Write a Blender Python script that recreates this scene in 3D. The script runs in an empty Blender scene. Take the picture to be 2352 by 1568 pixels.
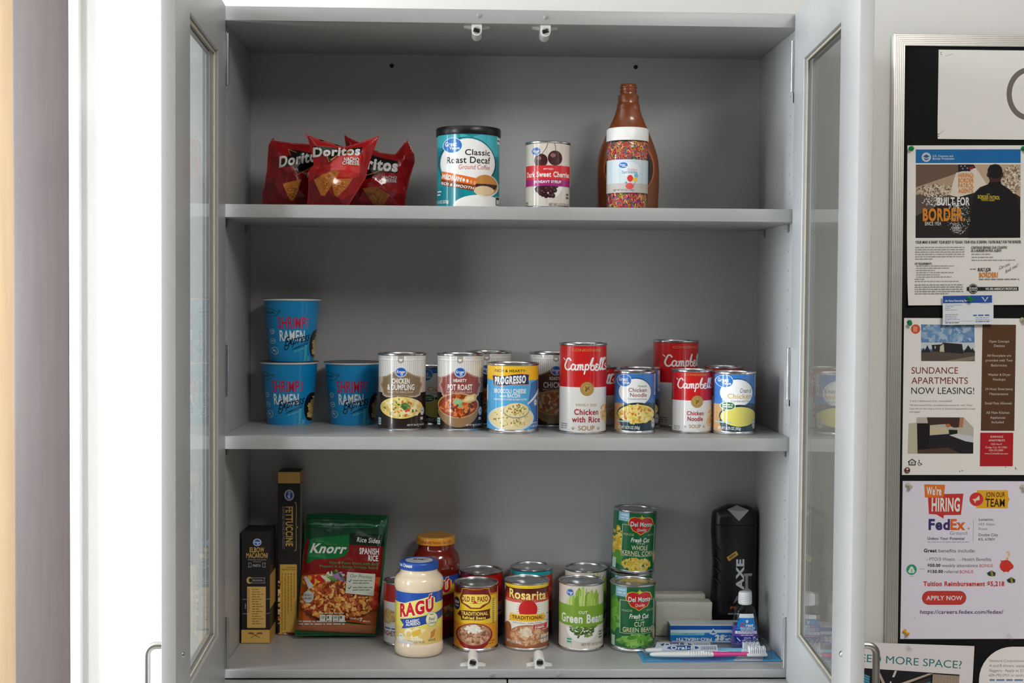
import bpy, bmesh, math, random
from mathutils import Vector, Matrix, noise
from mathutils.geometry import tessellate_polygon
PI = math.pi
SC = bpy.context.scene
COL = SC.collection
Z0 = 0.95                      # height of the cabinet's bottom shelf above the floor
S0, S2, S1 = Z0 + 0.0005, Z0 + 0.3807, Z0 + 0.755   # bottom, middle and upper shelf tops
TOPZ = Z0 + 1.0484
D = 0.2786                     # inner depth; the front plane is y = 0
HW = 0.465                     # half inner width
WALL = 0.295

# ------------------------------------------------------------------ camera, world, lights, exposure
def setup_camera():
    yaw, pitch, roll = 0.029586, 0.031172, -0.007311
    cy, sy, cp, sp = math.cos(yaw), math.sin(yaw), math.cos(pitch), math.sin(pitch)
    f = Vector((sy * cp, cy * cp, -sp)); r = Vector((cy, -sy, 0)); d = f.cross(r)
    c, s = math.cos(roll), math.sin(roll)
    r2 = c * r + s * d; d2 = -s * r + c * d
    m = Matrix(((r2.x, -d2.x, -f.x, -0.05844), (r2.y, -d2.y, -f.y, -2.11835), (r2.z, -d2.z, -f.z, Z0 + 0.60275), (0, 0, 0, 1)))
    cd = bpy.data.cameras.new('camera'); co = bpy.data.objects.new('camera', cd); COL.objects.link(co)
    cd.sensor_width = 36.0; cd.lens = 36.0 * 3000.0 / 2352.0; cd.clip_start = 0.05
    co.matrix_world = m
    SC.camera = co
setup_camera()
SC.view_settings.view_transform = 'Standard'; SC.view_settings.look = 'None'
SC.view_settings.gamma = 1.0; SC.view_settings.use_curve_mapping = False
SC.view_settings.exposure = 0.0
SC.cycles.use_denoising = True
SC.cycles.max_bounces = 10; SC.cycles.transparent_max_bounces = 16
SC.cycles.caustics_reflective = False; SC.cycles.caustics_refractive = False
W = bpy.data.worlds.new('World'); SC.world = W; W.use_nodes = True
W.node_tree.nodes['Background'].inputs[0].default_value = (1.0, 0.95, 0.90, 1)
W.node_tree.nodes['Background'].inputs[1].default_value = 0.08
def area(name, loc, target, sx, sz, power, col):
    l = bpy.data.lights.new(name, 'AREA'); l.shape = 'RECTANGLE'; l.size = sx; l.size_y = sz; l.energy = power; l.color = col
    o = bpy.data.objects.new(name, l); COL.objects.link(o); o.location = loc
    o.rotation_euler = (Vector(target) - Vector(loc)).to_track_quat('-Z', 'Y').to_euler()
    return o
area('window_light', (-3.6, -0.64, 1.75), (0.3, -0.1, 1.5), 0.70, 1.8, 190, (0.84, 0.92, 1.0))
area('window_light', (-3.6, -2.75, 1.75), (-0.2, 0.1, 1.45), 0.70, 1.8, 118, (0.90, 0.95, 1.0))
area('ceiling_lamp', (1.0, -1.95, 2.72), (1.0, -1.95, 0), 0.6, 1.2, 44, (1.0, 0.96, 0.91))

# ------------------------------------------------------------------ materials
def lin(c):
    o = []
    for x in c:
        x = x / 255.0
        o.append(x / 12.92 if x <= 0.04045 else ((x + 0.055) / 1.055) ** 2.4)
    return (o[0], o[1], o[2], 1.0)
def pmat(name, col=None, rough=0.5, metal=0.0, attr=False, coat=0.0, nscale=0, bump=0.0, var=0.0, spec=0.5, stretch=None, trans=0.0, ior=1.45):
    m = bpy.data.materials.new(name); m.use_nodes = True
    nt = m.node_tree; b = nt.nodes['Principled BSDF']
    b.inputs['Roughness'].default_value = rough; b.inputs['Metallic'].default_value = metal
    b.inputs['Coat Weight'].default_value = coat; b.inputs['Coat Roughness'].default_value = 0.06
    b.inputs['Specular IOR Level'].default_value = spec
    b.inputs['Transmission Weight'].default_value = trans; b.inputs['IOR'].default_value = ior
    if attr:
        a = nt.nodes.new('ShaderNodeAttribute'); a.attribute_name = 'Col'
        nt.links.new(a.outputs['Color'], b.inputs['Base Color'])
    elif col:
        b.inputs['Base Color'].default_value = lin(col)
    if nscale:
        tc = nt.nodes.new('ShaderNodeTexCoord'); mp = nt.nodes.new('ShaderNodeMapping')
        if stretch: mp.inputs['Scale'].default_value = stretch
        n = nt.nodes.new('ShaderNodeTexNoise'); n.inputs['Scale'].default_value = nscale; n.inputs['Detail'].default_value = 5
        nt.links.new(tc.outputs['Object'], mp.inputs['Vector']); nt.links.new(mp.outputs['Vector'], n.inputs['Vector'])
        if bump:
            bp = nt.nodes.new('ShaderNodeBump'); bp.inputs['Strength'].default_value = bump; bp.inputs['Distance'].default_value = 0.002
            nt.links.new(n.outputs['Fac'], bp.inputs['Height']); nt.links.new(bp.outputs['Normal'], b.inputs['Normal'])
        if var and col:
            r = nt.nodes.new('ShaderNodeValToRGB'); l = lin(col)
            r.color_ramp.elements[0].color = tuple(x * (1 - var) for x in l[:3]) + (1,); r.color_ramp.elements[0].position = 0.3
            r.color_ramp.elements[1].color = tuple(min(1, x * (1 + var)) for x in l[:3]) + (1,); r.color_ramp.elements[1].position = 0.7
            nt.links.new(n.outputs['Fac'], r.inputs['Fac']); nt.links.new(r.outputs['Color'], b.inputs['Base Color'])
    return m
def glassmat(name, tint, ior=1.5):
    m = bpy.data.materials.new(name); m.use_nodes = True
    nt = m.node_tree; nt.nodes.clear()
    out = nt.nodes.new('ShaderNodeOutputMaterial'); mx = nt.nodes.new('ShaderNodeMixShader')
    t = nt.nodes.new('ShaderNodeBsdfTransparent'); t.inputs[0].default_value = tint
    g = nt.nodes.new('ShaderNodeBsdfGlossy'); g.inputs['Roughness'].default_value = 0.01
    lw = nt.nodes.new('ShaderNodeLayerWeight'); lw.inputs[0].default_value = 0.5
    pw = nt.nodes.new('ShaderNodeMath'); pw.operation = 'POWER'; pw.inputs[1].default_value = 5.0
    ma = nt.nodes.new('ShaderNodeMath'); ma.operation = 'MULTIPLY_ADD'; f0 = ((ior - 1) / (ior + 1)) ** 2
    ma.inputs[1].default_value = 1 - f0; ma.inputs[2].default_value = f0
    nt.links.new(lw.outputs['Facing'], pw.inputs[0]); nt.links.new(pw.outputs[0], ma.inputs[0])
    nt.links.new(ma.outputs[0], mx.inputs[0]); nt.links.new(t.outputs[0], mx.inputs[1]); nt.links.new(g.outputs[0], mx.inputs[2])
    nt.links.new(mx.outputs[0], out.inputs[0])
    return m
M = {}
M['cab'] = pmat('gray_laminate', (170, 170, 170), 0.36, nscale=60, var=0.012, spec=0.45)
M['wall'] = pmat('cream_wall_paint', (228, 226, 221), 0.7, nscale=180, bump=0.06)
M['white'] = pmat('white_trim_paint', (244, 244, 242), 0.5, nscale=90, var=0.01)
M['brown'] = pmat('brown_frame_paint', (108, 98, 97), 0.45, nscale=14, var=0.05, stretch=(6, 6, 0.4))
M['tan'] = pmat('tan_wood_door', (200, 172, 136), 0.45, nscale=10, var=0.07, stretch=(7, 7, 0.35))
M['floor'] = pmat('floor_tile', (160, 154, 146), 0.4, nscale=20, var=0.06)
M['ceil'] = pmat('ceiling_paint', (238, 236, 232), 0.8, nscale=100, bump=0.05)
M['tin'] = pmat('tin_plate', (205, 205, 206), 0.24, 1.0, nscale=30, var=0.03)
M['chrome'] = pmat('chrome_steel', (200, 202, 205), 0.15, 1.0, nscale=30, var=0.02)
M['nickel'] = pmat('brushed_nickel', (205, 203, 198), 0.3, 1.0, nscale=60, var=0.04, stretch=(1, 1, 8))
M['alu'] = pmat('aluminium_extrusion', (222, 220, 214), 0.38, 0.85, nscale=40, var=0.03)
M['felt'] = pmat('black_felt', (14, 14, 15), 0.95, nscale=400, bump=0.4)
M['print'] = pmat('printed_can_label', None, 0.30, attr=True, spec=0.4, coat=0.55)
M['matte'] = pmat('printed_paper', None, 0.62, attr=True, spec=0.3)
M['carton'] = pmat('printed_carton', None, 0.42, attr=True)
M['film'] = pmat('printed_plastic_film', None, 0.22, attr=True, coat=0.5)
M['plwhite'] = pmat('white_plastic', (236, 236, 234), 0.35, nscale=50, var=0.01)
M['plblack'] = pmat('black_plastic', (22, 22, 24), 0.32, nscale=50, var=0.05)
M['axe'] = pmat('black_bottle_plastic', (17, 17, 19), 0.3, nscale=50, var=0.05)
M['clear'] = glassmat('clear_plastic', (0.96, 0.97, 0.97, 1), 1.4)
M['glass'] = glassmat('door_glass', (0.93, 0.95, 0.945, 1), 1.55)
M['gasket'] = pmat('glazing_bead', (186, 176, 160), 0.4, nscale=80, var=0.06)
M['magnet'] = pmat('dark_magnet', (38, 40, 44), 0.3, 0.5, nscale=50, var=0.05)
M['sauceW'] = pmat('jar_of_cream_sauce', (240, 220, 190), 0.12, coat=0.6, nscale=25, var=0.03)
M['sauceR'] = pmat('jar_of_red_sauce', (112, 26, 12), 0.12, coat=0.6, nscale=25, var=0.1)
M['lidblue'] = pmat('blue_lid', (38, 82, 165), 0.3, nscale=40, var=0.03)
M['lidgold'] = pmat('golden_lid', (226, 156, 50), 0.3, nscale=40, var=0.05)
M['choc'] = pmat('brown_squeeze_bottle', (138, 70, 30), 0.25, coat=0.4, nscale=20, var=0.05)
M['purple'] = pmat('purple_liquid', (120, 100, 190), 0.1, nscale=20, var=0.04, trans=0.35)
M['blk'] = pmat('dark_hole', (16, 15, 14), 0.8, nscale=50, var=0.1)
M['soap'] = pmat('plain_paper_wrap', (226, 222, 208), 0.55, nscale=60, bump=0.25, var=0.03)
M['green'] = pmat('green_pin_plastic', (18, 135, 75), 0.3, nscale=50, var=0.03)
M['yellow'] = pmat('yellow_pin_plastic', (240, 175, 20), 0.3, nscale=50, var=0.03)
M['beige'] = pmat('beige_pin_plastic', (205, 200, 170), 0.3, nscale=50, var=0.03)
M['copper'] = pmat('copper_tack', (165, 130, 115), 0.25, 1.0, nscale=50, var=0.03)
M['pink'] = pmat('pink_rubber', (222, 60, 140), 0.35, nscale=50, var=0.03)
M['bristle'] = pmat('white_bristles', (240, 242, 245), 0.6, nscale=300, bump=0.5)

# ------------------------------------------------------------------ mesh helpers
class MB:
    def __init__(s): s.v = []; s.f = []; s.m = []; s.c = []; s.n = []; s.hasn = False
    def add(s, vs, fs, mat=0, col=(255, 255, 255), ns=None):
        k = len(s.v); s.v.extend(vs); s.f.extend([tuple(i + k for i in f) for f in fs])
        s.m.extend([mat] * len(fs)); s.c.extend([col] * len(fs))
        if ns: s.hasn = True; s.n.extend(ns)
        else: s.n.extend([None] * len(vs))
        return s
    def box(s, x0, x1, y0, y1, z0, z1, r=0.0, mat=0, col=(255, 255, 255), seg=2):
        bm = bmesh.new(); bmesh.ops.create_cube(bm, size=1)
        for v in bm.verts: v.co = Vector(((x0 + x1) / 2 + v.co.x * (x1 - x0), (y0 + y1) / 2 + v.co.y * (y1 - y0), (z0 + z1) / 2 + v.co.z * (z1 - z0)))
        if r > 0: bmesh.ops.bevel(bm, geom=list(bm.edges), offset=r, segments=seg, profile=0.6, affect='EDGES')
        return s.bm(bm, mat, col)
    def bm(s, bm, mat=0, col=(255, 255, 255)):
        bm.verts.index_update()
        s.add([tuple(v.co) for v in bm.verts], [[v.index for v in f.verts] for f in bm.faces], mat, col); bm.free(); return s
    def lathe(s, prof, seg=64, mat=0, col=(255, 255, 255), axis='Z', sx=1.0, sy=1.0, off=(0, 0, 0)):
        vs = []; fs = []; idx = []
        for r, z in prof:
            row = []
            if r < 1e-7: row = [len(vs)]; vs.append((0, 0, z))
            else:
                for i in range(seg):
                    a = 2 * PI * i / seg; row.append(len(vs)); vs.append((r * math.cos(a) * sx, r * math.sin(a) * sy, z))
            idx.append(row)
        for a, b in zip(idx[:-1], idx[1:]):
            if len(a) == 1 and len(b) == 1: continue
            for i in range(seg):
                j = (i + 1) % seg
                if len(a) == 1: fs.append((a[0], b[j], b[i]))
                elif len(b) == 1: fs.append((a[i], a[j], b[0]))
                else: fs.append((a[i], a[j], b[j], b[i]))
        if axis == '-Y': vs = [(x, -z, y) for x, y, z in vs]
        if axis == 'X': vs = [(z, x, y) for x, y, z in vs]
        vs = [(x + off[0], y + off[1], z + off[2]) for x, y, z in vs]
        return s.add(vs, fs, mat, col)
    def tube(s, pts, r, seg=12, mat=0, col=(255, 255, 255), rs=None, flat=1.0):
        pts = [Vector(p) for p in pts]; vs = []; fs = []
        up = Vector((0, 0, 1))
        t0 = (pts[1] - pts[0]).normalized()
        if abs(t0.dot(up)) > 0.9: up = Vector((1, 0, 0))
        nrm = t0.cross(up).normalized()
        for i, p in enumerate(pts):
            t = (pts[min(i + 1, len(pts) - 1)] - pts[max(i - 1, 0)]).normalized()
            nrm = (nrm - t * nrm.dot(t)).normalized(); b = t.cross(nrm)
            q = rs[i] if rs else r
            for k in range(seg):
                a = 2 * PI * k / seg; vs.append(tuple(p + nrm * (q * math.cos(a)) + b * (q * flat * math.sin(a))))
        for i in range(len(pts) - 1):
            for k in range(seg):
                j = (k + 1) % seg; fs.append((i * seg + k, i * seg + j, (i + 1) * seg + j, (i + 1) * seg + k))
        fs.append(tuple(reversed(range(seg)))); e = (len(pts) - 1) * seg; fs.append(tuple(range(e, e + seg)))
        return s.add(vs, fs, mat, col)
    def loft(s, rows, mat=0, col=(255, 255, 255)):
        n = len(rows[0]); vs = [p for r in rows for p in r]; fs = []
        for i in range(len(rows) - 1):
            for k in range(n):
                j = (k + 1) % n; fs.append((i * n + k, i * n + j, (i + 1) * n + j, (i + 1) * n + k))
        fs.append(tuple(reversed(range(n)))); e = (len(rows) - 1) * n; fs.append(tuple(range(e, e + n)))
        return s.add(vs, fs, mat, col)
    def xf(s, m):
        s.v = [tuple(m @ Vector(p)) for p in s.v]; return s
    def build(s, name, mats, parent=None, smooth=True, **props):
        me = bpy.data.meshes.new(name); me.from_pydata(s.v, [], s.f)
        for m in (mats if isinstance(mats, (list, tuple)) else [mats]): me.materials.append(m)
        me.polygons.foreach_set('material_index', s.m)
        if smooth: me.polygons.foreach_set('use_smooth', [True] * len(s.f))
        if any(c != (255, 255, 255) for c in s.c) or s.hasn:
            at = me.color_attributes.new('Col', 'FLOAT_COLOR', 'CORNER'); buf = []; cache = {}
            for f, c in zip(s.f, s.c):
                l = cache.get(c)
                if l is None: l = cache[c] = lin(c)
                buf.extend(l * len(f))
            at.data.foreach_set('color', buf)
        me.update()
        if smooth and s.hasn and all(n is not None for n in s.n): me.normals_split_custom_set_from_vertices(s.n)
        elif smooth: me.set_sharp_from_angle(angle=math.radians(38))
        o = bpy.data.objects.new(name, me); COL.objects.link(o)
        if parent: o.parent = parent
        for k, v in props.items(): o[k] = v
        return o
def thing(name, label, cat, loc=(0, 0, 0), rz=0.0, group=None):
    o = bpy.data.objects.new(name, None); COL.objects.link(o); o.location = loc; o.rotation_euler = (0, 0, rz)
    o.empty_display_size = 0.02
    o['label'] = label; o['category'] = cat
    if group: o['group'] = group
    return o
def tag(o, label, cat, group=None):
    o['label'] = label; o['category'] = cat
    if group: o['group'] = group
    return o
def copy_tree(root, loc, rz, label):
    r = root.copy(); COL.objects.link(r); r.location = loc; r.rotation_euler = (0, 0, rz); r['label'] = label
    for ch in list(root.children):
        c = ch.copy(); COL.objects.link(c); c.parent = r
        for g in list(ch.children):
            d = g.copy(); COL.objects.link(d); d.parent = c
    return r

# ------------------------------------------------------------------ lettering
GL = {}
def _glyphs():
    cu = bpy.data.curves.new('glyph', 'FONT'); cu.resolution_u = 5; cu.fill_mode = 'BOTH'
    ob = bpy.data.objects.new('glyph', cu); COL.objects.link(ob)
    def width(t):
        cu.offset = 0; cu.body = t; dg = bpy.context.evaluated_depsgraph_get(); e = ob.evaluated_get(dg); me = e.to_mesh()
        w = max(v.co.x for v in me.vertices) if len(me.vertices) else 0; e.to_mesh_clear(); return w
    hh = width('HH'); adv = {}
    def glyph(ch, b):
        if ch not in adv: adv[ch] = width('H' + ch + 'H') - hh
        if ch == ' ': return ([], [], adv[ch])
        cu.offset = b; cu.body = ch; dg = bpy.context.evaluated_depsgraph_get(); e = ob.evaluated_get(dg); me = e.to_mesh()
        r = ([(v.co.x, v.co.y) for v in me.vertices], [tuple(p.vertices) for p in me.polygons], adv[ch]); e.to_mesh_clear(); return r
    return glyph, ob, cu
_glyph, _gob, _gcu = _glyphs()
def get(ch, b):
    k = (ch, b)
    if k not in GL: GL[k] = _glyph(ch, b)
    return GL[k]
CAP = max(y for x, y in get('H', 0)[0])

def clip(poly, ax, val, less):
    out = []; n = len(poly)
    for i in range(n):
        a = poly[i]; b = poly[(i + 1) % n]
        da = (a[ax] - val) * (1 if less else -1); db = (b[ax] - val) * (1 if less else -1)
        if da <= 0: out.append(a)
        if (da < 0 < db) or (db < 0 < da):
            t = da / (da - db); out.append((a[0] + (b[0] - a[0]) * t, a[1] + (b[1] - a[1]) * t))
    return out
def cells(poly, ax, step):
    lo = min(p[ax] for p in poly); hi = max(p[ax] for p in poly)
    a = math.floor(lo / step + 1e-6); b = math.ceil(hi / step - 1e-6)
    if b - a <= 1: return [poly]
    out = []; rest = poly
    for k in range(a + 1, b):
        p = clip(rest, ax, k * step, True)
        if len(p) > 2: out.append(p)
        rest = clip(rest, ax, k * step, False)
        if len(rest) < 3: return out
    out.append(rest)
    return out

UP = 9e-6                      # thickness of one printed layer
class Art:
    """Printing on a surface. fx, fy turn drawing coordinates into surface metres (u across, v up); place puts (u, v, lift) in space."""
    def __init__(s, fx, fy, place, ustep, vstep=None, lift=0.0):
        s.fx = fx; s.fy = fy; s.place = place; s.us = ustep; s.vs = vstep; s.k = lift; s.mb = MB(); s.rnd = random.Random(7)
        s.mat = 0; s.lim = None; s.cache = {}
    def _emit(s, poly, col, lift):
        if s.lim:
            for ax, val, less in s.lim:
                if any((q[ax] > val) == less for q in poly):
                    poly = clip(poly, ax, val, less)
                    if len(poly) < 3: return
        ps = cells(poly, 0, s.us)
        if s.vs: ps = [q for p in ps for q in cells(p, 1, s.vs)]
        for p in ps:
            A = sum(p[i][0] * p[(i + 1) % len(p)][1] - p[(i + 1) % len(p)][0] * p[i][1] for i in range(len(p)))
            if abs(A) < 1e-12: continue
            if A < 0: p = p[::-1]
            vn = [s.at(u, v, lift) for u, v in p]
            s.mb.add([a for a, b in vn], [tuple(range(len(p)))], s.mat, col, [b for a, b in vn])
    def node(s, i, v, j=None):
        k = (i, v if j is None else j)
        r = s.cache.get(k)
        if r is None:
            vv = v if j is None else j * s.vs
            a, n = s.place(i * s.us, vv, 0.0); b, _ = s.place(i * s.us, vv, 1e-3)
            r = s.cache[k] = (Vector(a), Vector(n).normalized(), (Vector(b) - Vector(a)) * 1e3)
        return r
    def at(s, u, v, lift):
        """the surface is faceted on the cutting grid, so that every printed layer lies parallel to the one below"""
        if s.us > 1: return s.place(u, v, lift)
        i = math.floor(u / s.us + 1e-9); t = u / s.us - i
        if s.vs:
            j = math.floor(v / s.vs + 1e-9); q = v / s.vs - j
            A, B, C, D_ = s.node(i, v, j), s.node(i + 1, v, j), s.node(i, v, j + 1), s.node(i + 1, v, j + 1)
            r = [(A[m] * (1 - t) + B[m] * t) * (1 - q) + (C[m] * (1 - t) + D_[m] * t) * q for m in range(3)]
        else:
            A, B = s.node(i, v), s.node(i + 1, v)
            r = [A[m] * (1 - t) + B[m] * t for m in range(3)]
        return tuple(r[0] + r[2] * lift), tuple(r[1])
    def up(s, d=UP): s.k += d; return s.k
    def uv(s, pts, col, d=UP):
        k = s.up(d); n = len(pts)
        cr = [(pts[(i + 1) % n][0] - pts[i][0]) * (pts[(i + 2) % n][1] - pts[(i + 1) % n][1]) - (pts[(i + 1) % n][1] - pts[i][1]) * (pts[(i + 2) % n][0] - pts[(i + 1) % n][0]) for i in range(n)]
        if n == 3 or all(c >= -1e-12 for c in cr) or all(c <= 1e-12 for c in cr): s._emit(pts, col, k)
        else:
            for t in tessellate_polygon([[Vector((a, b, 0)) for a, b in pts]]): s._emit([pts[i] for i in t], col, k)
        return s
    def clipbox(s, x0, y0, x1, y1):
        s.keep = s.lim; s.lim = (s.lim or []) + [(0, s.fx(x1), True), (0, s.fx(x0), False), (1, s.fy(y0), True), (1, s.fy(y1), False)]; return s
    def unclip(s): s.lim = s.keep; return s
    def P(s, x, y): return (s.fx(x), s.fy(y))
    def poly(s, pts, col): return s.uv([s.P(*p) for p in pts], col)
    def rect(s, x0, y0, x1, y1, col): return s.poly([(x0, y0), (x1, y0), (x1, y1), (x0, y1)], col)
    def ell(s, cx, cy, rx, ry, col, a0=0, a1=360, n=36, rot=0):
        r = math.radians(rot); pts = []
        full = (a1 - a0 >= 360)
        for i in range(n if full else n + 1):
            a = math.radians(a0 + (a1 - a0) * i / n); x = rx * math.cos(a); y = -ry * math.sin(a)
            pts.append((cx + x * math.cos(r) - y * math.sin(r), cy + x * math.sin(r) + y * math.cos(r)))
        return s.poly(pts, col)
    def line(s, pts, w, col, closed=False):
        k = s.up(); n = len(pts)
        for i in range(n if closed else n - 1):
            a = pts[i]; b = pts[(i + 1) % n]; dx, dy = b[0] - a[0], b[1] - a[1]; L = math.hypot(dx, dy) or 1
            nx, ny = -dy / L * w / 2, dx / L * w / 2; ex, ey = dx / L * w * .25, dy / L * w * .25
            s._emit([s.P(a[0] - ex + nx, a[1] - ey + ny), s.P(b[0] + ex + nx, b[1] + ey + ny), s.P(b[0] + ex - nx, b[1] + ey - ny), s.P(a[0] - ex - nx, a[1] - ey - ny)], col, k + i * 5e-7)
        return s
    def ring(s, cx, cy, rx, ry, w, col, a0=0, a1=360, n=32):
        return s.line([(cx + rx * math.cos(math.radians(a0 + (a1 - a0) * i / n)), cy - ry * math.sin(math.radians(a0 + (a1 - a0) * i / n))) for i in range(n + 1)], w, col)
    def curve(s, ctrl, w, col, n=8):
        pts = []
        c = [ctrl[0]] + list(ctrl) + [ctrl[-1]]
        for i in range(1, len(c) - 2):
            for k in range(n):
                t = k / n; q = []
                for a in (0, 1):
                    p0, p1, p2, p3 = c[i - 1][a], c[i][a], c[i + 1][a], c[i + 2][a]
                    q.append(.5 * (2 * p1 + (p2 - p0) * t + (2 * p0 - 5 * p1 + 4 * p2 - p3) * t * t + (3 * p1 - p0 - 3 * p2 + p3) * t ** 3))
                pts.append(tuple(q))
        pts.append(tuple(ctrl[-1]))
        return s.line(pts, w, col)
    def taff(s, t, O, E, U, col, b=0.0, sh=0.0):
        """text from baseline-left O to baseline-right E, cap top of the first letter at U"""
        o = s.P(*O); e = s.P(*E); u = s.P(*U); k = s.up(); x = 0; gl = []; lo = 1e9; hi = -1e9
        for ch in t:
            if ch in 'MW' and b > 0.012:          # thickened outlines of these letters close up: widen by doubled strokes
                vs, fs, adv = get(ch, 0.008)
                for q in (-.8, 0, .8): gl.append((x + q * (b - .008), vs, fs, q * 2.5e-6))
            else: vs, fs, adv = get(ch, b); gl.append((x, vs, fs, 0))
            for a, c in vs: lo = min(lo, x + a); hi = max(hi, x + a)
            x += adv + 1.5 * b
        if hi <= lo: return s
        ex = ((e[0] - o[0]) / (hi - lo), (e[1] - o[1]) / (hi - lo)); ey = ((u[0] - o[0]) / CAP, (u[1] - o[1]) / CAP)
        for x, vs, fs, dk in gl:
            q = [(o[0] + (x + a - lo + sh * c) * ex[0] + c * ey[0], o[1] + (x + a - lo + sh * c) * ex[1] + c * ey[1]) for a, c in vs]
            for f in fs: s._emit([q[i] for i in f], col, k + dk)
        return s
    def text(s, t, x0, x1, y0, y1, col, b=0.0, sh=0.0, sl=0.0):
        return s.taff(t, (x0, y1), (x1, y1 - sl), (x0, y0), col, b, sh)
    def words(s, x0, x1, y, h, col, seed=1, fill=1.0):
        """a line of print too small to read"""
        r = random.Random(seed); x = x0; e = x0 + (x1 - x0) * fill
        while x < e:
            w = min(e - x, h * r.uniform(1.2, 5)); s.rect(x, y - h * .5, x + w, y + h * .25, col); s.k -= UP
            x += w + h * .7
        s.up(); return s
    def chunks(s, cx, cy, rx, ry, pal, n, sz, seed=1, asp=1.0, y1=None):
        r = random.Random(seed)
        for _ in range(n):
            a = r.uniform(0, 2 * PI); d = math.sqrt(r.random()) * 0.93; x = cx + rx * d * math.cos(a); y = cy + ry * d * math.sin(a)
            if y1 is not None and y > y1: continue
            q = r.uniform(.5, 1) * sz; th = r.uniform(0, PI); m = 8; pts = []
            for i in range(m):
                b = 2 * PI * i / m; g = r.uniform(.88, 1.08); px, py = q * asp * math.cos(b) * g, q * math.sin(b) * g
                pts.append((x + px * math.cos(th) - py * math.sin(th), y + px * math.sin(th) + py * math.cos(th)))
            s.uv([s.P(*p) for p in pts], r.choice(pal), UP * .06)
        s.up(); return s
    def build(s, name, mats, parent=None, **p): return s.mb.build(name, mats, parent, **p)

def cyl_place(R, z0=0.0, cone=0.0):
    def f(u, v, k):
        a = u / R; r = R + cone * v + k
        return (r * math.sin(a), -r * math.cos(a), z0 + v), (math.sin(a), -math.cos(a), -cone)
    return f
def flat_place(y=0.0):
    return lambda u, v, k: ((u, y - k, v), (0.0, -1.0, 0.0))
def can_frame(cx, hw, yt, yb, R, H, rot=0.0):
    def fx(x):
        t = (x - cx) / hw
        return R * (math.asin(max(-1, min(1, t))) + (abs(t) - 1) * (1 if t > 0 else -1) * (abs(t) > 1) + rot)
    fy = lambda y: (yb - y) / (yb - yt) * H
    return fx, fy

# ------------------------------------------------------------------ cans
def make_can(name, label, cat, X, Y, R, H, Z, frame, v0, v1, base, art, rz=0.0, rot=0.0, group=None, tilt=None, mat='print'):
    """frame = (cx, hw, y of front rim top, y of base) of the drawing; v0..v1 the label's extent as shares of the height"""
    t = thing(name, label, cat, (X, Y, Z), rz, group)
    if tilt: t.rotation_euler = (tilt[0], tilt[1], rz)
    q = 0.0026 * R / 0.04
    b = MB()
    b.lathe([(0, 0.0016), (R - 0.006, 0.0016), (R - 0.004, 0), (R - 0.0006, 0), (R, 0.0012), (R, 0.0026), (R - q * .55, 0.0042), (R - q * .7, 0.006),
             (R - q * .7, H - 0.006), (R - q * .55, H - 0.0042), (R, H - 0.0028), (R, H - 0.0008), (R - 0.0008, H), (R - 0.0018, H), (R - 0.0026, H - 0.001), (R - 0.0028, H - 0.0034)], 72)
    b.build('can_body', M['tin'], t)
    l = MB(); e = R - 0.0028
    l.lathe([(e, H - 0.0032), (e - 0.002, H - 0.0036), (e - 0.004, H - 0.0024), (e - 0.0055, H - 0.0024), (e - 0.0065, H - 0.0030), (e - 0.0095, H - 0.0030), (e - 0.0105, H - 0.0023), (e - 0.0125, H - 0.0023), (e - 0.0135, H - 0.0030), (0, H - 0.0030)], 72)
    l.build('can_lid', M['tin'], t)
    Rl = R - q * .55
    fx, fy = can_frame(frame[0], frame[1], frame[2], frame[3], Rl, H, rot)
    a = Art(fx, fy, cyl_place(Rl), 2 * PI * Rl / 72)
    a.uv([(-PI * Rl, H * v0), (PI * Rl, H * v0), (PI * Rl, H * v1), (-PI * Rl, H * v1)], base)
    a.R = Rl; a.H = H; a.lim = [(1, H * v1, True), (1, H * v0, False)]
    art(a)
    a.build('paper_label', M[mat], t)
    return t
def around(a, y0, y1, col):
    """a band all the way round"""
    v0, v1 = a.fy(y1), a.fy(y0); r = PI * a.R
    a.uv([(-r, v0), (r, v0), (r, v1), (-r, v1)], col)
def sector(a, x0, x1, y0, y1, col): a.rect(x0, y0, x1, y1, col)
WHT = (244, 243, 240)
def logo_round(a, cx, cy, rx, ry, txt=True):
    a.ell(cx, cy, rx, ry, (245, 246, 250)).ell(cx, cy, rx * .93, ry * .93, (28, 92, 178)).ring(cx, cy, rx * .84, ry * .84, rx * .045, (225, 235, 248))
    if txt: a.text('Kroger', cx - rx * .68, cx + rx * .72, cy - ry * .34, cy + ry * .2, WHT, .02, .12)
    a.curve([(cx - rx * .05, cy + ry * .3), (cx + rx * .05, cy + ry * .62), (cx + rx * .3, cy + ry * .5), (cx + rx * .22, cy + ry * .2)], rx * .09, WHT, 4)
def logo_gv(a, cx, cy, rx, ry):
    a.ell(cx, cy, rx * 1.06, ry * 1.06, (250, 250, 252)).ell(cx, cy, rx, ry, (52, 124, 205))
    a.text('Great', cx - rx * .8, cx + rx * .45, cy - ry * .5, cy + ry * .08, WHT, .03).text('Value', cx - rx * .35, cx + rx * .75, cy + ry * .14, cy + ry * .55, WHT, .03)
def seal(a, cx, cy, rx, ry): a.ell(cx, cy, rx, ry, (214, 214, 216)).ring(cx, cy, rx * .8, ry * .85, rx * .12, (120, 122, 125)).words(cx - rx * .5, cx + rx * .5, cy, ry * .25, (110, 110, 115))

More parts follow.
